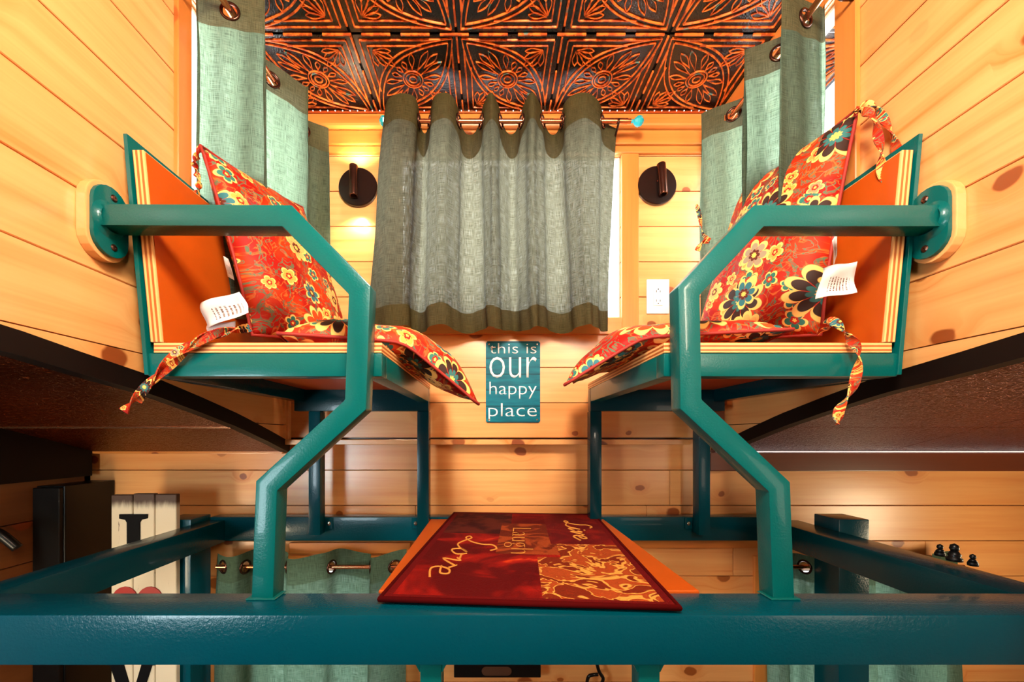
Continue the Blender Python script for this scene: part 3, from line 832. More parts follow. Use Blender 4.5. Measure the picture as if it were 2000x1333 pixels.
# ------------------------------------------------------------------ benches
YA, YB = .80, 1.43
def ply_attr(o, axis, lo, hi):
    me = o.data; a = me.attributes.new('ply', 'FLOAT', 'POINT')
    for i, v in enumerate(me.vertices):
        a.data[i].value = (v.co[axis] - lo) / (hi - lo)
def bench(s, label):
    def X(dx): return CX + s * dx
    def bx(d0, d1, y0, y1, z0, z1, name, mat, bev=.003, **k):
        a, b = sorted((X(d0), X(d1)))
        return MB().box(a, b, y0, y1, E(z0), E(z1), bev).build(name, mat, root, smooth='auto', **k)
    root = thing('bench', (CX + s * .5, 1.1, E(-.34)), label, 'bench', 'loft benches')
    IN, OUT = .277, .737
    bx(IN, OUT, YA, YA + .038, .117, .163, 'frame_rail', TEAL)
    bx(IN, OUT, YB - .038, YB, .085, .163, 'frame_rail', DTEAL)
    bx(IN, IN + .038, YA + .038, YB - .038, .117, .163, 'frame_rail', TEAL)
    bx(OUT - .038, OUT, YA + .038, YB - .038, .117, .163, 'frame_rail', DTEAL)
    o = bx(IN, OUT - .012, YA - .001, YB, .1635, .1835, 'seat_board', PLY, .0008, label='plywood seat board with striped edge')
    ply_attr(o, 2, E(.1635) - root.location.z, E(.1835) - root.location.z)
    # painted top of the seat board
    bx(IN + .002, OUT - .02, YA + .004, YB - .004, .1838, .1848, 'painted_top', ORANGE, 0)
    bx(IN + .04, OUT - .04, YA + .04, YB - .04, .158, .163, 'underside_panel', ORANGE, 0)
    # leaning back: board, orange face, teal back panel
    def lean(d_in_bot, d_in_top, t, z0, z1, y0, y1, name, mat, zf=None, **k):
        pts = [Vector((X(d_in_bot), y0, E(z0))), Vector((X(d_in_bot + t), y0, E(z0))), Vector((X(d_in_top + t), y0, E(z1))), Vector((X(d_in_top), y0, E(z1)))]
        return MB().prism(pts, (0, y1 - y0, 0), .0007).build(name, mat, root, **k)
    o = lean(.709, .745, .022, .1845, .562, YA - .001, YB - .02, 'back_board', PLY, label='plywood back board with striped edge')
    me = o.data; a = me.attributes.new('ply', 'FLOAT', 'POINT')
    for i, v in enumerate(me.vertices):
        w = v.co + root.location; zz = (w.z - E(.1845)) / (.562 - .1845)
        a.data[i].value = (abs(w.x - CX) - (.709 + .036 * zz)) / .022
    lean(.7075, .7435, .0012, .186, .560, YA + .003, YB - .022, 'back_face', ORANGE)
    lean(.7325, .7745, .008, .120, .592, YA - .004, YB - .02, 'back_panel', TEAL)
    # legs down to the rear beam
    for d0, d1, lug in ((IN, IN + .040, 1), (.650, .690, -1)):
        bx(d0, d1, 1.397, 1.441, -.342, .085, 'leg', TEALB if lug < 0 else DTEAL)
        if lug > 0: bx(d1, d1 + .026, 1.440, 1.4445, -.330, -.290, 'lug', TEALB, .001)
        else: bx(d0 - .026, d0, 1.440, 1.4445, -.330, -.290, 'lug', TEALB, .001)
        bxx = X(d1 + .013) if lug > 0 else X(d0 - .013)
        MB().lathe((bxx, 1.4398, E(-.310)), (0, -1, 0), [(.0075, 0), (.0075, .002), (.0055, .0045), (0, .005)], 10).build('bolt', STEEL, root)
    return root
bench(-1, 'left teal framed plywood bench beside the left window')
bench(1, 'right teal framed plywood bench beside the right window')

# ------------------------------------------------------------------ cushions
def smoothstep(a, b, x):
    t = max(0, min(1, (x - a) / (b - a))); return t * t * (3 - 2 * t)
def cushion_mesh(fn, W, L, T, name, root, n=28, seed=0, uvo=(0, 0)):
    """fn(u,v,h) -> world position; u,v in -.5...5, h in -1..1 times thickness"""
    rd = random.Random(seed); ph = [rd.uniform(0, 6.28) for _ in range(6)]
    bm = bmesh.new(); uvl = bm.loops.layers.uv.new('UVMap')
    def puff(u, v):
        a = max(0, 1 - (2 * abs(u)) ** 3.2) ** .55; b = max(0, 1 - (2 * abs(v)) ** 3.2) ** .55
        w = 1 + .10 * math.sin(9 * u + ph[0]) * math.sin(7 * v + ph[1]) + .05 * math.sin(23 * u + ph[2] + 5 * v)
        return a * b * w
    grid = {}
    for sgn in (1, -1):
        for i in range(n + 1):
            for j in range(n + 1):
                u = -.5 + i / n; v = -.5 + j / n
                # pinched sides: pillow outline drawn in at the middle of each side
                uu = u * (1 - .05 * (1 - (2 * v) ** 2) * abs(2 * u)); vv = v * (1 - .05 * (1 - (2 * u) ** 2) * abs(2 * v))
                edge = i in (0, n) or j in (0, n)
                if sgn < 0 and edge: grid[(sgn, i, j)] = grid[(1, i, j)]; continue
                h = puff(u, v) * T / 2
                grid[(sgn, i, j)] = bm.verts.new(fn(uu * W, vv * L, sgn * h))
    for sgn in (1, -1):
        for i in range(n):
            for j in range(n):
                q = [(i, j), (i + 1, j), (i + 1, j + 1), (i, j + 1)]
                if sgn < 0: q = q[::-1]
                f = bm.faces.new([grid[(sgn, a, b)] for a, b in q])
                for lp, (a, b) in zip(f.loops, q): lp[uvl].uv = (a / n * W * 2.4 + uvo[0] + (5 if sgn < 0 else 0), b / n * L * 2.4 + uvo[1])
                f.smooth = True
    bmesh.ops.translate(bm, verts=bm.verts, vec=-root_loc(root))
    me = bpy.data.meshes.new(name); bm.to_mesh(me); bm.free(); me.materials.append(FAB)
    o = bpy.data.objects.new(name, me); COL.objects.link(o); o.parent = root
    # piping along the rim
    m = MB(); pts = []
    for t in range(80):
        k = t / 20; e = int(k); q = k - e - .5
        u, v = [(q, -.5), (.5, q), (-q, .5), (-.5, -q)][e]
        uu = u * (1 - .05 * (1 - (2 * v) ** 2) * abs(2 * u)); vv = v * (1 - .05 * (1 - (2 * u) ** 2) * abs(2 * v))
        pts.append(fn(uu * W, vv * L, 0))
    m.tube(pts, .0038, 6, True); p = m.build('piping', PIPE, root, smooth=True)
    return o
PIPE = flat('dark_red_piping', (.30, .015, .006), .7)
def uv_strip(o, k=3.0):
    me = o.data; l = me.uv_layers.new(name='UVMap')
    for lp in me.loops:
        c = me.vertices[lp.vertex_index].co; l.data[lp.index].uv = (c.x * k + c.y * k * .4, c.z * k + c.y * k * .5)
def tie(pts, root, w=.011, twist=.25, n=26, name='tie'):
    P0 = [Vector(p) for p in pts]
    sm = catmull(P0, n)
    m = MB(); m.sweep(sm, [(-w, -.0012), (w, -.0012), (w, .0012), (-w, .0012)], up=Vector((0.2, 1, .1)), twist=twist)
    o = m.build(name, FAB, root, smooth=False); uv_strip(o, 7.0); return o
def tagmat():
    q = N('care_tag_print'); u, v, _ = q.sep(q.uv())
    ln = q.m_('GREATER_THAN', q.m_('FRACT', q.m_('MULTIPLY', v, 11.0)), .55)
    wd = q.m_('GREATER_THAN', q.noise(q.xyz(q.m_('MULTIPLY', u, 40.0), q.m_('FLOOR', q.m_('MULTIPLY', v, 11.0))), 1.0, 1), .47)
    ins = q.m_('MULTIPLY', q.m_('MULTIPLY', q.m_('GREATER_THAN', u, .38), q.m_('LESS_THAN', u, .82)), q.m_('MULTIPLY', q.m_('GREATER_THAN', v, .25), q.m_('LESS_THAN', v, .88)))
    f = q.m_('MULTIPLY', q.m_('MULTIPLY', ln, wd), ins)
    q.set(Base_Color=q.mix(f, (.68, .62, .58), (.12, .05, .03)), Roughness=.6); return q.m
TAG = tagmat()
def care_tag(c4, root, bow=.006):
    """c4: four corners in order"""
    bm = bmesh.new(); uvl = bm.loops.layers.uv.new('UVMap'); n = 8; g = {}
    a, b, c, d = [Vector(p) for p in c4]; nrm = (b - a).cross(d - a).normalized()
    for i in range(n + 1):
        for j in range(n + 1):
            u, v = i / n, j / n
            p = a * (1 - u) * (1 - v) + b * u * (1 - v) + c * u * v + d * (1 - u) * v
            p += nrm * (bow * math.sin(u * 5.5 + v * 2) + bow * .6 * math.sin(v * 6))
            g[i, j] = bm.verts.new(p - root_loc(root))
    for i in range(n):
        for j in range(n):
            q = [(i, j), (i + 1, j), (i + 1, j + 1), (i, j + 1)]
            f = bm.faces.new([g[k] for k in q]); f.smooth = True
            for lp, k in zip(f.loops, q): lp[uvl].uv = (k[0] / n, k[1] / n)
    me = bpy.data.meshes.new('care_tag'); bm.to_mesh(me); bm.free(); me.materials.append(TAG)
    o = bpy.data.objects.new('care_tag', me); COL.objects.link(o); o.parent = root
    sol = o.modifiers.new('thickness', 'SOLIDIFY'); sol.thickness = .0004
    return tag(o, label='white paper care tag')

def back_cushion(A, B, C, D, T, label, seed, uvo, sgn):
    """A near top, B near bottom, C far bottom, D far top"""
    A, B, C, D = map(Vector, (A, B, C, D))
    root = thing('cushion', (B + C) / 2, label, 'cushion', 'paisley cushions')
    nrm = (C - B).cross(A - B).normalized()
    if nrm.x * sgn > 0: nrm = -nrm           # towards the middle of the loft
    W_ = ((A - D).length + (B - C).length) / 2; L_ = ((A - B).length + (D - C).length) / 2
    def fn(u, v, h):
        s = u / W_ + .5; t = v / L_ + .5
        p = A * (1 - s) * t + B * (1 - s) * (1 - t) + C * s * (1 - t) + D * s * t
        sag = .02 * math.sin(math.pi * s) * (1 - t)
        return p + nrm * (h + sag)
    cushion_mesh(fn, W_, L_, T, 'cover', root, seed=seed, uvo=uvo)
    return root
# left back cushion
cA, cB, cC, cD = P(392, 285, .90), P(492, 655, .93), P(688, 702, 1.26), P(590, 405, 1.27)
lb = back_cushion(cA, cB, cC, cD, .10, 'red paisley cushion leaning on the back of the left bench', 1, (.0, .0), -1)
tie([P(372, 455, .93), P(366, 480, .93), P(378, 505, .93), P(370, 525, .93)], lb, .007)
tie([P(392, 290, .93), P(380, 320, .95), P(388, 360, .95), P(380, 390, .96)], lb, .007)
tie([P(488, 640, .83), P(440, 650, .80), P(380, 665, .79), P(320, 715, .775), P(275, 768, .77), P(242, 804, .77)], lb, .0085, .10)
tie([P(488, 642, .835), P(430, 648, .79), P(370, 685, .785), P(310, 735, .78), P(268, 785, .775)], lb, .0075, -.08)
care_tag([P(392, 592, .80), P(402, 640, .80), P(488, 612, .79), P(470, 572, .80)], lb)
care_tag([P(404, 636, .815), P(410, 664, .815), P(450, 648, .81), P(462, 628, .815)], lb, .004)
care_tag([P(436, 500, .87), P(444, 540, .87), P(458, 548, .87), P(446, 506, .87)], lb, .001)
# right back cushion
rb = back_cushion(P(1676, 212, .90), P(1604, 655, .90), P(1352, 700, 1.24), P(1452, 372, 1.27), .12, 'red paisley cushion leaning on the back of the right bench', 4, (1.7, .6), 1)
tie([P(1672, 215, .90), P(1700, 205, .88), P(1730, 240, .86), P(1760, 310, .84), P(1790, 360, .83), P(1812, 393, .83)], rb, .008, .12)
tie([P(1672, 217, .89), P(1700, 225, .86), P(1718, 280, .84), P(1722, 340, .84), P(1732, 395, .84)], rb, .008, .12)
tie([P(1604, 650, .85), P(1625, 628, .80), P(1655, 655, .785), P(1676, 690, .78), P(1668, 750, .775), P(1640, 800, .775), P(1636, 830, .775)], rb, .0085, .09)
tie([P(1386, 470, 1.28), P(1372, 455, 1.28), P(1366, 420, 1.28), P(1360, 400, 1.28)], rb, .006, .2, 8)
tie([P(1386, 470, 1.285), P(1370, 474, 1.285), P(1362, 490, 1.285)], rb, .008, .2, 8)
care_tag([P(1608, 524, .82), P(1594, 582, .82), P(1672, 574, .81), P(1672, 514, .80)], rb, .008)
care_tag([P(1636, 452, .83), P(1634, 500, .83), P(1628, 520, .83), P(1626, 470, .83)], rb, .001)

# seat cushions, sliding over the front edge of the seats
def seat_cushion(s, cx, cy, W_, L_, rot, T, droop, label, seed, uvo, lift=.222):
    root = thing('cushion', (CX + s * cx, cy, E(.185)), label, 'cushion', 'paisley cushions')
    cr, sr = math.cos(rot), math.sin(rot)
    edge = .285
    def fn(u, v, h):
        dx = cx + (u * cr - v * sr); y = cy + (u * sr + v * cr)
        z = lift - .020 * min(1, max(abs(2 * u / W_), abs(2 * v / L_))) ** 5; lift_ = z; nx, nz = 0.0, 1.0
        if dx < edge:          # bend down past the seat edge, arc length kept
            k = edge - dx; R = .085
            ang = min(k / R, droop)
            x2 = edge - R * math.sin(ang) - max(0, k - droop * R) * math.cos(droop)
            z = lift_ - R * (1 - math.cos(ang)) - max(0, k - droop * R) * math.sin(droop)
            nx, nz = -math.sin(ang), math.cos(ang); dx = x2
        return Vector((CX + s * (dx + nx * h), y, E(z + nz * h)))
    cushion_mesh(fn, W_, L_, T, 'cover', root, seed=seed, uvo=uvo)
    return root
seat_cushion(-1, .345, 1.095, .46, .46, math.radians(-20), .10, .66, 'red paisley cushion lying on the left bench and drooping over its edge', 7, (.9, 2.3))
seat_cushion(1, .360, 1.06, .46, .44, math.radians(-16), .075, .52, 'red paisley cushion lying flat on the right bench over its edge', 9, (2.9, 1.3), .226)

# ------------------------------------------------------------------ curtains
def curtain(name, top, bot, ztop, zbot, root, sheer, hem, header=.085, hemh=.06, sag=None, grom=(), gz=0, n=10, gr=.0185):
    """top / bot: plan polylines (x,y) with equal counts"""
    T = catmull([Vector((a, b, 0)) for a, b in top], n); B = catmull([Vector((a, b, 0)) for a, b in bot], n)
    m = len(T); S = [0]
    for i in range(1, m): S.append(S[-1] + (T[i] - T[i - 1]).length)
    def zt(i): return ztop + (sag(T[i]) if sag else 0)
    off = root_loc(root)
    def make(nm, t0, t1, rows, mat, out=0.0, holes=False, both=False):
        bm = bmesh.new(); uvl = bm.loops.layers.uv.new('UVMap'); g = {}
        for i in range(m):
            tan = (T[min(i + 1, m - 1)] - T[max(i - 1, 0)]).normalized(); nn = Vector((tan.y, -tan.x, 0))
            for j in range(rows + 1):
                z0, z1 = t0(i), t1(i); z = z0 + (z1 - z0) * j / rows
                k = (zt(i) - z) / (zt(i) - zbot(i)); k = max(0, min(1, k)); kk = k ** .8
                p = T[i].lerp(B[i], kk); wob = .004 * math.sin(9 * k + S[i] * 23) * k + .0035 * math.sin(S[i] * 88 + 2 * math.sin(3 * k)) * min(1, k * 6)
                g[i, j] = bm.verts.new(Vector((p.x, p.y, z)) + nn * (out + wob) - off)
        for i in range(m - 1):
            for j in range(rows):
                q = [(i, j), (i + 1, j), (i + 1, j + 1), (i, j + 1)]
                if holes:
                    c = sum((g[k].co for k in q), Vector()) / 4 + off
                    if any((Vector((c.x, c.y, c.z)) - Vector((gx, gy, gz))).length < gr for gx, gy in grom): continue
                f = bm.faces.new([g[k] for k in q]); f.smooth = True
                for lp, k in zip(f.loops, q):
                    z = g[k].co.z; lp[uvl].uv = (S[k[0]], z)
        me = bpy.data.meshes.new(nm); bm.to_mesh(me); bm.free(); me.materials.append(mat)
        o = bpy.data.objects.new(nm, me); COL.objects.link(o); o.parent = root; return o
    make('cloth', lambda i: zt(i) - header, lambda i: zbot(i) + hemh, 40, sheer)
    make('header', lambda i: zt(i), lambda i: zt(i) - header, 30, hem, holes=True)
    make('hem', lambda i: zbot(i) + hemh, lambda i: zbot(i), 4, hem)
    for gx, gy in grom:
        c = Vector((gx, gy, 0)); i = min(range(m), key=lambda q: (T[q] - c).length)
        tan = (T[min(i + 1, m - 1)] - T[max(i - 1, 0)]).normalized()
        pts = [Vector((gx, gy, gz)) + tan * (gr * 1.1 * math.cos(t)) + Vector((0, 0, gr * 1.1 * math.sin(t))) for t in [2 * math.pi * k / 24 for k in range(24)]]
        mb = MB(); mb.tube(pts, .0038, 8, True, up=Vector((tan.y, -tan.x, 0.01))); mb.build('grommet', BRONZE, root, smooth=True)

def crossings(top, fx):
    """grommet spots where the folded path crosses the rod line; fx(p) signed distance to the rod"""
    T = catmull([Vector((a, b, 0)) for a, b in top], 10); out = []
    for p, q in zip(T, T[1:]):
        a, b = fx(p), fx(q)
        if a * b < 0: t = a / (a - b); r = p.lerp(q, t); out.append((r.x, r.y))
    return out

# middle curtain
YROD = 1.405
def XM(u, Y): return (u - CU) / 795.0 * Y
tp = [(752, 1.405), (758, 1.372), (785, 1.355), (812, 1.37), (822, 1.43), (832, 1.445), (841, 1.40), (848, 1.365), (868, 1.352), (888, 1.372), (902, 1.43), (918, 1.452), (934, 1.43), (946, 1.38), (959, 1.352), (971, 1.38), (984, 1.43), (998, 1.45), (1012, 1.43), (1025, 1.38), (1039, 1.352), (1053, 1.38), (1066, 1.43), (1080, 1.452), (1093, 1.43), (1106, 1.375), (1140, 1.352), (1168, 1.375), (1182, 1.42), (1205, 1.435)]
bp = [(722, 1.42), (733, 1.38), (762, 1.355), (792, 1.37), (806, 1.43), (820, 1.445), (833, 1.40), (842, 1.365), (862, 1.355), (884, 1.385), (900, 1.43), (924, 1.452), (944, 1.43), (955, 1.38), (966, 1.36), (978, 1.385), (990, 1.43), (1004, 1.452), (1018, 1.43), (1032, 1.385), (1046, 1.36), (1060, 1.385), (1074, 1.43), (1092, 1.452), (1112, 1.43), (1130, 1.385), (1152, 1.36), (1166, 1.375), (1176, 1.41), (1186, 1.425)]
top = [(XM(u, Y), Y) for u, Y in tp]; bot = [(XM(u, Y), Y) for u, Y in bp]
cm = thing('curtain', (.03, 1.40, E(.37)), 'sage green linen curtain with dark grommets over the middle window', 'curtain', 'sage linen curtains')
ZRM = E((HV - 237) / 795.0 * YROD)
gm = crossings(top, lambda p: p.y - YROD)
curtain('curtain', top, bot, ZRM + .043, lambda i: E(.368) - .006 * math.sin(i * .14), cm, SHEER, HEM, .086, .072,
        sag=lambda p: -.055 * smoothstep(1.385, 1.452, p.y) + .012 * smoothstep(1.39, 1.352, p.y), grom=gm, gz=ZRM)
def finial(m_name, root, c, ax):
    MB().lathe(c, ax, [(0, 0), (.006, .0), (.006, .006), (.0045, .009), (.009, .012), (.0155, .020), (.0175, .028), (.0155, .036), (.008, .043), (0, .045)], 8).build('finial', TEALGLASS, root, label='faceted teal glass finial')
rod = thing('curtain_rod', (.03, YROD, ZRM), 'copper curtain rod with teal glass ends under the tin ceiling', 'curtain rod', 'curtain rods')
xa, xb = XM(766, YROD), XM(1232, YROD)
MB().cyl((xa, YROD, ZRM), (xb, YROD, ZRM), .0078, 16).build('rod', COPPER, rod, smooth='auto')
MB().cyl((xb - .10, YROD, ZRM), (xb - .012, YROD, ZRM), .0092, 16).build('rod_sleeve', COPPER, rod, smooth='auto')
finial('f', rod, (xa, YROD, ZRM), (-1, 0, 0)); finial('f', rod, (xb, YROD, ZRM), (1, 0, 0))
for x in (XM(800, YROD), XM(1207, YROD)):
    MB().tube([(x, YR - .022, ZRM - .03), (x, YR - .05, ZRM - .035), (x, YROD + .01, ZRM - .022), (x, YROD - .008, ZRM - .010), (x, YROD - .012, ZRM)], .004, 8, up=Vector((1, 0, 0))).build('bracket', BRONZE, rod, smooth=True)
    MB().box(x - .012, x + .012, YR - .026, YR - .022, ZRM - .055, ZRM - .005, .001).build('bracket_plate', BRONZE, rod)

# side curtains
def side_curtain(s, XRD, ZR, label, segs, X_wall, X_in, w_out):
    """segs: y values alternating wall side, room side"""
    top = []; 
    for i, y in enumerate(segs):
        if i % 2 == 0: top += [(X_wall, y - .006), (X_wall, y + .006)]
        else: top += [(X_in, y - .006), (X_in, y + .006)]
    bot = [(x - s * w_out * (1 if abs(x - X_in) < .001 else 0), y + .01) for x, y in top]
    r = thing('curtain', (XRD, 1.25, E(.3)), label, 'curtain', 'sage linen curtains')
    gs = crossings(top, lambda p: (p.x - XRD))
    curtain('c', top, bot, ZR + .045, lambda i: E(.30), r, SIDE, SIDEHEM, .088, .06, sag=lambda p: -.006 * math.sin(p.y * 40), grom=gs, gz=ZR)
    rr = thing('curtain_rod', (XRD, 1.2, ZR), label.replace('sage green linen curtain on', 'copper curtain rod along'), 'curtain rod', 'curtain rods')
    MB().cyl((XRD, .93, ZR), (XRD, 1.468, ZR), .0078, 16).build('rod', COPPER, rr, smooth='auto')
    MB().lathe((XRD, 1.468, ZR), (0, 1, 0), [(0, 0), (.010, 0), (.013, .006), (.010, .014), (0, .016)], 12).build('finial', BRONZE, rr)
    for y in (.945, 1.452):
        Xw = XL if s < 0 else XR
        MB().tube([(Xw - s * .012, y, ZR - .03), (Xw - s * .04, y, ZR - .03), (XRD + s * .002, y, ZR - .018), (XRD, y, ZR - .008)], .004, 8, up=Vector((0, 1, 0))).build('bracket', BRONZE, rr, smooth=True)
    return r
side_curtain(-1, -.660, E(1.072), 'sage green linen curtain on the left side window', [1.004, 1.050, 1.155, 1.292, 1.385, 1.468], -.722, -.598, .0)
side_curtain(1, .785, E(1.045), 'sage green linen curtain on the right side window', [1.03, 1.00, 1.08, 1.143, 1.27, 1.38], .838, .722, .0)

# lower curtains
def lower_curtain(u0, u1, gus, label, rl, sheer, hem):
    Y0 = 1.435; top = []
    n = len(gus); zr = P(600, 1108, Y0).z
    us = [u0] + gus + [u1]
    pts = [(u0, Y0 + .02)]
    for i, g in enumerate(gus):
        d = .028 if i % 2 == 0 else -.028
        pts += [(g - 8, Y0 - d), (g + 8, Y0 + d)]
        if i < n - 1: pts.append(((g + gus[i + 1]) / 2, Y0 + d * 1.3))
    pts.append((u1, Y0 + .02))
    top = [((u - CU) / 795 * Y0, y) for u, y in pts]
    bot = [(x * 1.02, y) for x, y in top]
    r = thing('curtain', ((u0 + u1) / 2 / 795 * Y0 - CU / 795 * Y0, Y0, E(-1.3)), label, 'curtain', 'lower green curtains')
    gs = crossings(top, lambda p: p.y - Y0)
    curtain('c', top, bot, zr + .048, lambda i: E(-1.30), r, sheer, hem, .092, .06, sag=lambda p: -.010 * math.sin(p.x * 25), grom=gs, gz=zr, gr=.020)
    rr = thing('curtain_rod', (top[0][0], Y0, zr), rl, 'curtain rod', 'lower curtain rods')
    MB().cyl((top[0][0] + .01, Y0, zr), (top[-1][0], Y0, zr), .0078, 16).build('rod', COPPER, rr, smooth='auto')
    for x in (top[0][0] + .02, top[-1][0] - .01):
        MB().tube([(x, YL - .0, zr - .02), (x, YL - .03, zr - .024), (x, Y0, zr - .010)], .004, 8, up=Vector((1, 0, 0))).build('bracket', BRONZE, rr, smooth=True)
lower_curtain(418, 792, [478, 562, 648, 726], 'dark green linen curtain under the left bench behind the frame', 'copper curtain rod of the lower left window', LSHEER, LHEM)
lower_curtain(1500, 1882, [1530, 1574, 1700, 1760, 1830], 'dark green linen curtain below the right beam', 'copper curtain rod of the lower right window', LSHEER, LHEM)

# ------------------------------------------------------------------ wall lamps, outlet, sign
def puck(u, v, label):
    c = P(u, v, YR); r = thing('wall_lamp', c, label, 'wall lamp', 'round wall lamps')
    MB().lathe(c, (0, -1, 0), [(0, 0), (.0685, 0), (.0705, .003), (.0705, .013), (.068, .016), (0, .0165)], 48).build('base_plate', BRONZE_D, r, smooth='auto')
    a = c + Vector((-.012 if u < 900 else .010, -.022, .072)); b = a + Vector((.0, -.012, -.118)) + Vector((0.004 if u > 900 else .004, 0, 0))
    MB().lathe(a, (b - a), [(0, 0), (.012, .0), (.0155, .003), (.0155, .112), (.0140, .1185), (.011, .1185), (.011, .108), (0, .108)], 24).build('spot_tube', BRONZE, r, smooth='auto')
    MB().cyl(c + Vector((0, -.016, .01)), (a + b) / 2 + Vector((0, .0, .01)), .007, 12).build('swivel', BRONZE, r, smooth='auto')
BRONZE_D = flat('blackened_bronze', (.018, .008, .006), .3, .4, .2)
def tube_glow(u, power):
    for v, aim in ((322, 1), (400, -1)):
        c = P(u, v, YR - .05); d = bpy.data.lights.new('tube_bulb', 'SPOT'); d.energy = power; d.spot_size = 2.4; d.spot_blend = .9; d.color = (1.0, .86, .62); d.shadow_soft_size = .012
        o = bpy.data.objects.new('tube_bulb', d); COL.objects.link(o); o.location = c + Vector((0, 0, .012 * aim)); o.rotation_euler = (Vector((0, .25, aim))).to_track_quat('-Z', 'Y').to_euler()
tube_glow(692, 3.0)
puck(701, 369, 'round dark wall lamp with tube spot left of the middle curtain')
puck(1281, 366, 'round dark wall lamp with tube spot right of the middle curtain')

a, b = P(1262, 547, YR), P(1306, 614, YR)
ol = thing('wall_outlet', ((a.x + b.x) / 2, YR, b.z), 'white double power outlet on the pine wall below the right wall lamp', 'outlet')
MB().box(a.x, b.x, YR - .006, YR, b.z, a.z, .0025).build('cover_plate', WHITE, ol, smooth='auto')
xc = (a.x + b.x) / 2; zc = (a.z + b.z) / 2
MB().box(xc - .017, xc + .017, YR - .0085, YR - .0058, zc - .034, zc + .034, .001).build('socket', WHITE, ol)
for dz in (.017, -.017):
    MB().box(xc - .008, xc - .006, YR - .0088, YR - .0084, zc + dz - .003, zc + dz + .005).build('slot', BLACK, ol)
    MB().box(xc + .006, xc + .008, YR - .0088, YR - .0084, zc + dz - .003, zc + dz + .004).build('slot', BLACK, ol)
    MB().lathe((xc, YR - .0084, zc + dz - .009 * (1 if dz > 0 else -1) * -1), (0, -1, 0), [(0, .0004), (.0022, .0004), (.0022, 0)], 10).build('slot', BLACK, ol)

def sign_mat():
    q = N('sign_print'); x, y, z = q.sep(q.obj())
    n = q.noise(q.xyz(q.m_('MULTIPLY', x, 9.0), q.m_('MULTIPLY', z, 60.0)), 1.0, 4, .6)
    row = q.m_('FLOOR', q.m_('MULTIPLY', z, 17.0)); rr = q.noise(q.xyz(q.m_('MULTIPLY', row, 3.7), 0.0), 1.0, 0)
    j = q.m_('FRACT', q.m_('MULTIPLY', z, 17.0)); jl = q.m_('LESS_THAN', j, .06)
    c = q.mix(q.step(.35, .7, n), (.0, .07, .10), (.0, .20, .25)); c = q.mix(q.step(.3, .7, rr), c, q.mix(n, (.0, .07, .12), (.0, .20, .25)))
    c = q.mix(q.m_('MULTIPLY', jl, .8), c, (.0, .02, .03))
    q.set(Base_Color=c, Roughness=.45); q.b.inputs['Specular IOR Level'].default_value = .15; return q.m
a, b = P(949, 667, YR - .004), P(1055, 826, YR - .004)
sg = thing('sign', ((a.x + b.x) / 2, YR - .004, b.z), 'teal metal sign reading this is our happy place', 'sign')
MB().prism([(a.x + .006, YR - .0045, b.z), (b.x - .006, YR - .0045, b.z), (b.x, YR - .0045, b.z + .006), (b.x, YR - .0045, a.z - .006), (b.x - .006, YR - .0045, a.z), (a.x + .006, YR - .0045, a.z), (a.x, YR - .0045, a.z - .006), (a.x, YR - .0045, b.z + .006)], (0, .002, 0)).build('sheet', sign_mat(), sg)
LET = flat('white_print', (.85, .88, .86), .4)
def sgtext(body, v_base, w_px, h_px, u_c, off=-.012):
    p = P(u_c, v_base, YR - .0048) - sg.location
    mt = Matrix.Translation(p) @ Matrix.Rotation(math.radians(90), 4, 'X')
    text_mesh(body, 1, LET, 'lettering', sg, mt, 0, .0006, w_px / 795 * YR, h_px / 795 * YR, off)
sgtext('this is', 691, 91, 20, 1002); sgtext('our', 739, 92, 41, 1002); sgtext('happy', 771, 92, 33, 1002); sgtext('place', 814, 94, 34, 1001)
for u, v in ((955, 673), (1049, 673), (955, 820), (1049, 820)):
    MB().lathe(P(u, v, YR - .0045), (0, -1, 0), [(.0032, 0), (.0032, .001), (.0015, .002), (0, .002)], 10).build('screw', STEEL, sg)

# ------------------------------------------------------------------ lower left: plank sign, wall piece, pipe
YS = 1.345
ls = thing('plank_sign', (-1.16, YS + .02, E(-1.25)), 'tall white weathered plank sign with LOVE letters and a red heart', 'sign')
def whitewash():
    q = N('worn_white_paint'); x, y, z = q.sep(q.obj())
    n = q.noise(q.xyz(q.m_('MULTIPLY', x, 60.0), q.m_('MULTIPLY', z, 9.0)), 1.0, 4, .65)
    edge = q.step(1.02, 1.052, q.m_('MULTIPLY_ADD', n, .03, q.m_('ADD', z, .0)))
    f = q.m_('MAXIMUM', q.step(.66, .72, n), edge)
    q.set(Base_Color=q.mix(f, (.62, .53, .38), (.05, .02, .01)), Roughness=.6); return q.m
WW = whitewash()
xs0 = P(216, 1010, YS).x; xs1 = P(345, 1010, YS).x; zt_ = P(280, 965, YS).z
for i in range(3):
    w = (xs1 - xs0) / 3
    MB().box(xs0 + i * w + .0015, xs0 + (i + 1) * w - .0015, YS, YS + .018, E(-1.25), zt_ - [.004, 0, .002][i], .002).build('board', WW, ls)
INK = flat('black_paint', (.003, .003, .004), .7, spec=.1)
def shape(pts, name, mat, Y=YS, dep=-.004):
    MB().prism([Vector((x, Y - .0003, z)) for x, z in pts], (0, dep, 0)).build(name, mat, ls)
xc = P(262, 1005, YS).x; z1 = P(262, 1005, YS).z
L = [(-.046, 0), (.046, 0), (.046, -.018), (.026, -.024), (.021, -.036), (.021, -.176), (.030, -.186), (.075, -.186), (.075, -.150), (.086, -.150), (.086, -.206), (-.046, -.206), (-.046, -.190), (-.028, -.186), (-.021, -.174), (-.021, -.036), (-.026, -.024), (-.046, -.018)]
shape([(xc + x, z1 + z * .76) for x, z in L], 'letter', INK)
zh = P(270, 1146, YS).z
hp = []
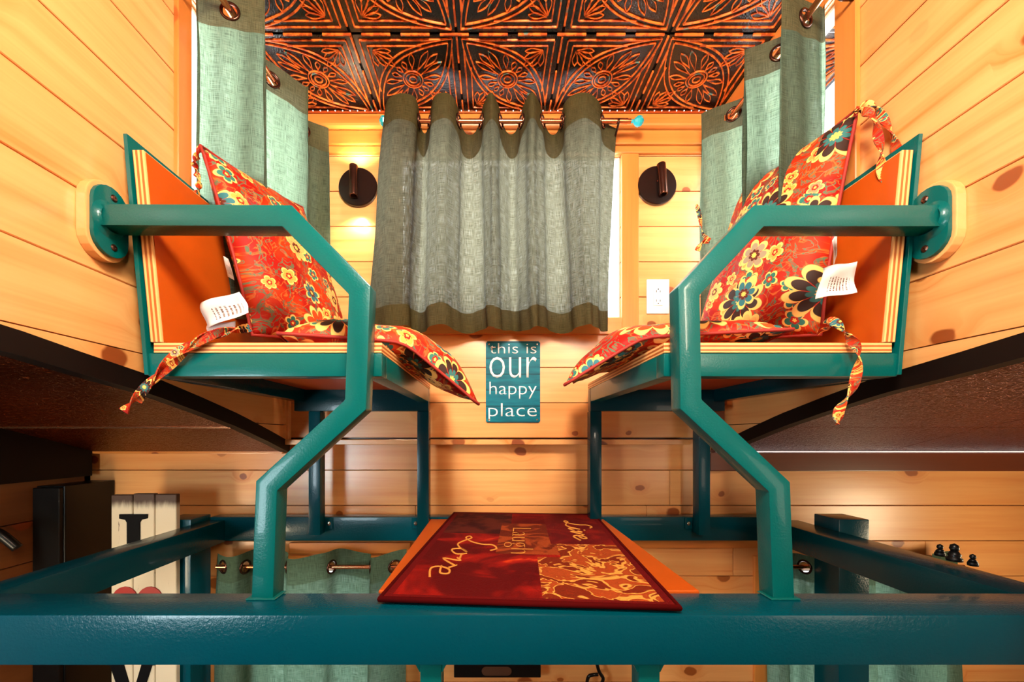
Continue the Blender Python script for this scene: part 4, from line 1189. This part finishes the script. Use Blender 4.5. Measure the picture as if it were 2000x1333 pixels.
for k in range(40):
    t = 2 * math.pi * k / 40
    hp.append((.0052 * 16 * math.sin(t) ** 3, .0052 * (13 * math.cos(t) - 5 * math.cos(2 * t) - 2 * math.cos(3 * t) - math.cos(4 * t))))
mh = max(z for x, z in hp); xh = P(270, 1146, YS).x
shape([(xh + x, zh - mh + z) for x, z in hp], 'heart', flat('red_paint', (.33, .012, .008), .5))
zv = P(262, 1290, YS).z; xv = P(258, 1300, YS).x
V = [(-.085, 0), (-.030, 0), (.004, -.115), (.038, 0), (.080, 0), (.080, -.014), (.068, -.016), (.012, -.19), (-.010, -.19), (-.070, -.016), (-.085, -.014)]
shape([(xv + x, zv + z) for x, z in V], 'letter', INK)
zE = zv - .22
Ee = [(-.07, 0), (.07, 0), (.07, -.05), (.06, -.05), (.055, -.02), (-.02, -.02), (-.02, -.08), (.03, -.08), (.03, -.10), (-.02, -.10), (-.02, -.17), (.055, -.17), (.06, -.14), (.07, -.14), (.07, -.19), (-.07, -.19)]
shape([(xv + x, zE + z) for x, z in Ee], 'letter', INK)

# dark wall ornament and grey pipe at the far left wall
orn = thing('wall_hook', P(40, 1060, 1.20), 'black cast iron wall hook on the dark pine wall at the far left', 'hook')
Yo = 1.17; c = P(20, 1048, Yo)
MB().lathe((-1.498, Yo, c.z), (1, 0, 0), [(0, 0), (.045, 0), (.045, .006), (.035, .012), (0, .014)], 20).build('base_plate', BLACK, orn)
MB().tube(catmull([Vector((-1.49, Yo, c.z)), Vector((-1.455, Yo - .01, c.z + .02)), Vector((-1.42, Yo, c.z + .01)), Vector((-1.385, Yo + .02, c.z - .04))], 6), .013, 10, up=Vector((0, 1, 0))).build('hook_arm', BLACK, orn, smooth=True)
MB().tube(catmull([Vector((-1.48, Yo, c.z)), Vector((-1.465, Yo - .01, c.z - .06)), Vector((-1.46, Yo + .01, c.z - .14))], 6), .014, 10, up=Vector((0, 1, 0))).build('hook_stem', BLACK, orn, smooth=True)
MB().tube([P(147, 978, 1.42), P(131, 1085, 1.40), P(118, 1180, 1.385)], .0055, 10, up=Vector((0, 1, 0))).build('pipe', GREY, smooth=True, label='thin grey pipe leaning in the dark left corner', cat='pipe')

# small dark figurines on the right beam
def figurine(u, v, Y, h, w, label):
    b = P(u, v, Y); b.z = E(-.287); r = thing('figurine', b, label, 'figurine', 'dark figurines on the right beam')
    MB().lathe(b, (0, 0, 1), [(0, 0), (w, 0), (w, .006), (w * .7, .010), (w * .85, h * .35), (w * .5, h * .55), (0, h * .56)], 14).build('body', BLACK, r, smooth=True)
    MB().lathe(b + Vector((0, 0, h * .52)), (0, 0, 1), [(0, 0), (w * .45, .002), (w * .62, h * .18), (w * .5, h * .38), (0, h * .48)], 14).build('head', BLACK, r, smooth=True)
figurine(1900, 1080, .90, .026, .009, 'dark rounded figurine standing third on the right side beam')
figurine(1864, 1080, .935, .040, .014, 'taller dark figurine in the middle of the right side beam')
figurine(1836, 1080, .975, .028, .010, 'small dark figurine closest to the column on the right beam')

# below the front beam: black player on the wall, hanging cord
a, b = P(889, 1296, YL), P(1053, 1325, YL)
bxr = thing('wall_box', ((a.x + b.x) / 2, YL, b.z), 'flat black wall box with an oval bronze window below the front beam', 'box')
MB().box(a.x, b.x, YL - .05, YL, P(0, 1325, YL - .05).z, a.z + .10, .002).build('body', BLACK, bxr)
zo = P(970, 1312, YL - .052).z; xo = P(970, 1312, YL - .052).x
pts = []
for k in range(9): t = -math.pi / 2 + math.pi * k / 8; pts.append(Vector((xo + .038 + .016 * math.cos(t), YL - .0505, zo + .016 * math.sin(t))))
for k in range(9): t = math.pi / 2 + math.pi * k / 8; pts.append(Vector((xo - .038 + .016 * math.cos(t), YL - .0505, zo + .016 * math.sin(t))))
MB().prism(pts, (0, -.002, 0)).build('oval_plate', flat('smoky_bronze', (.09, .035, .015), .5), bxr)
MB().tube(catmull([P(1164, 1290, 1.48), P(1170, 1312, 1.48), P(1178, 1328, 1.48), P(1166, 1345, 1.48), P(1148, 1342, 1.48), P(1150, 1322, 1.47), P(1168, 1318, 1.47)], 6), .0062, 10, up=Vector((0, 1, 0))).build('cord', BLACK, smooth=True, label='black looped cord hanging on the pine wall below the front beam', cat='cord')
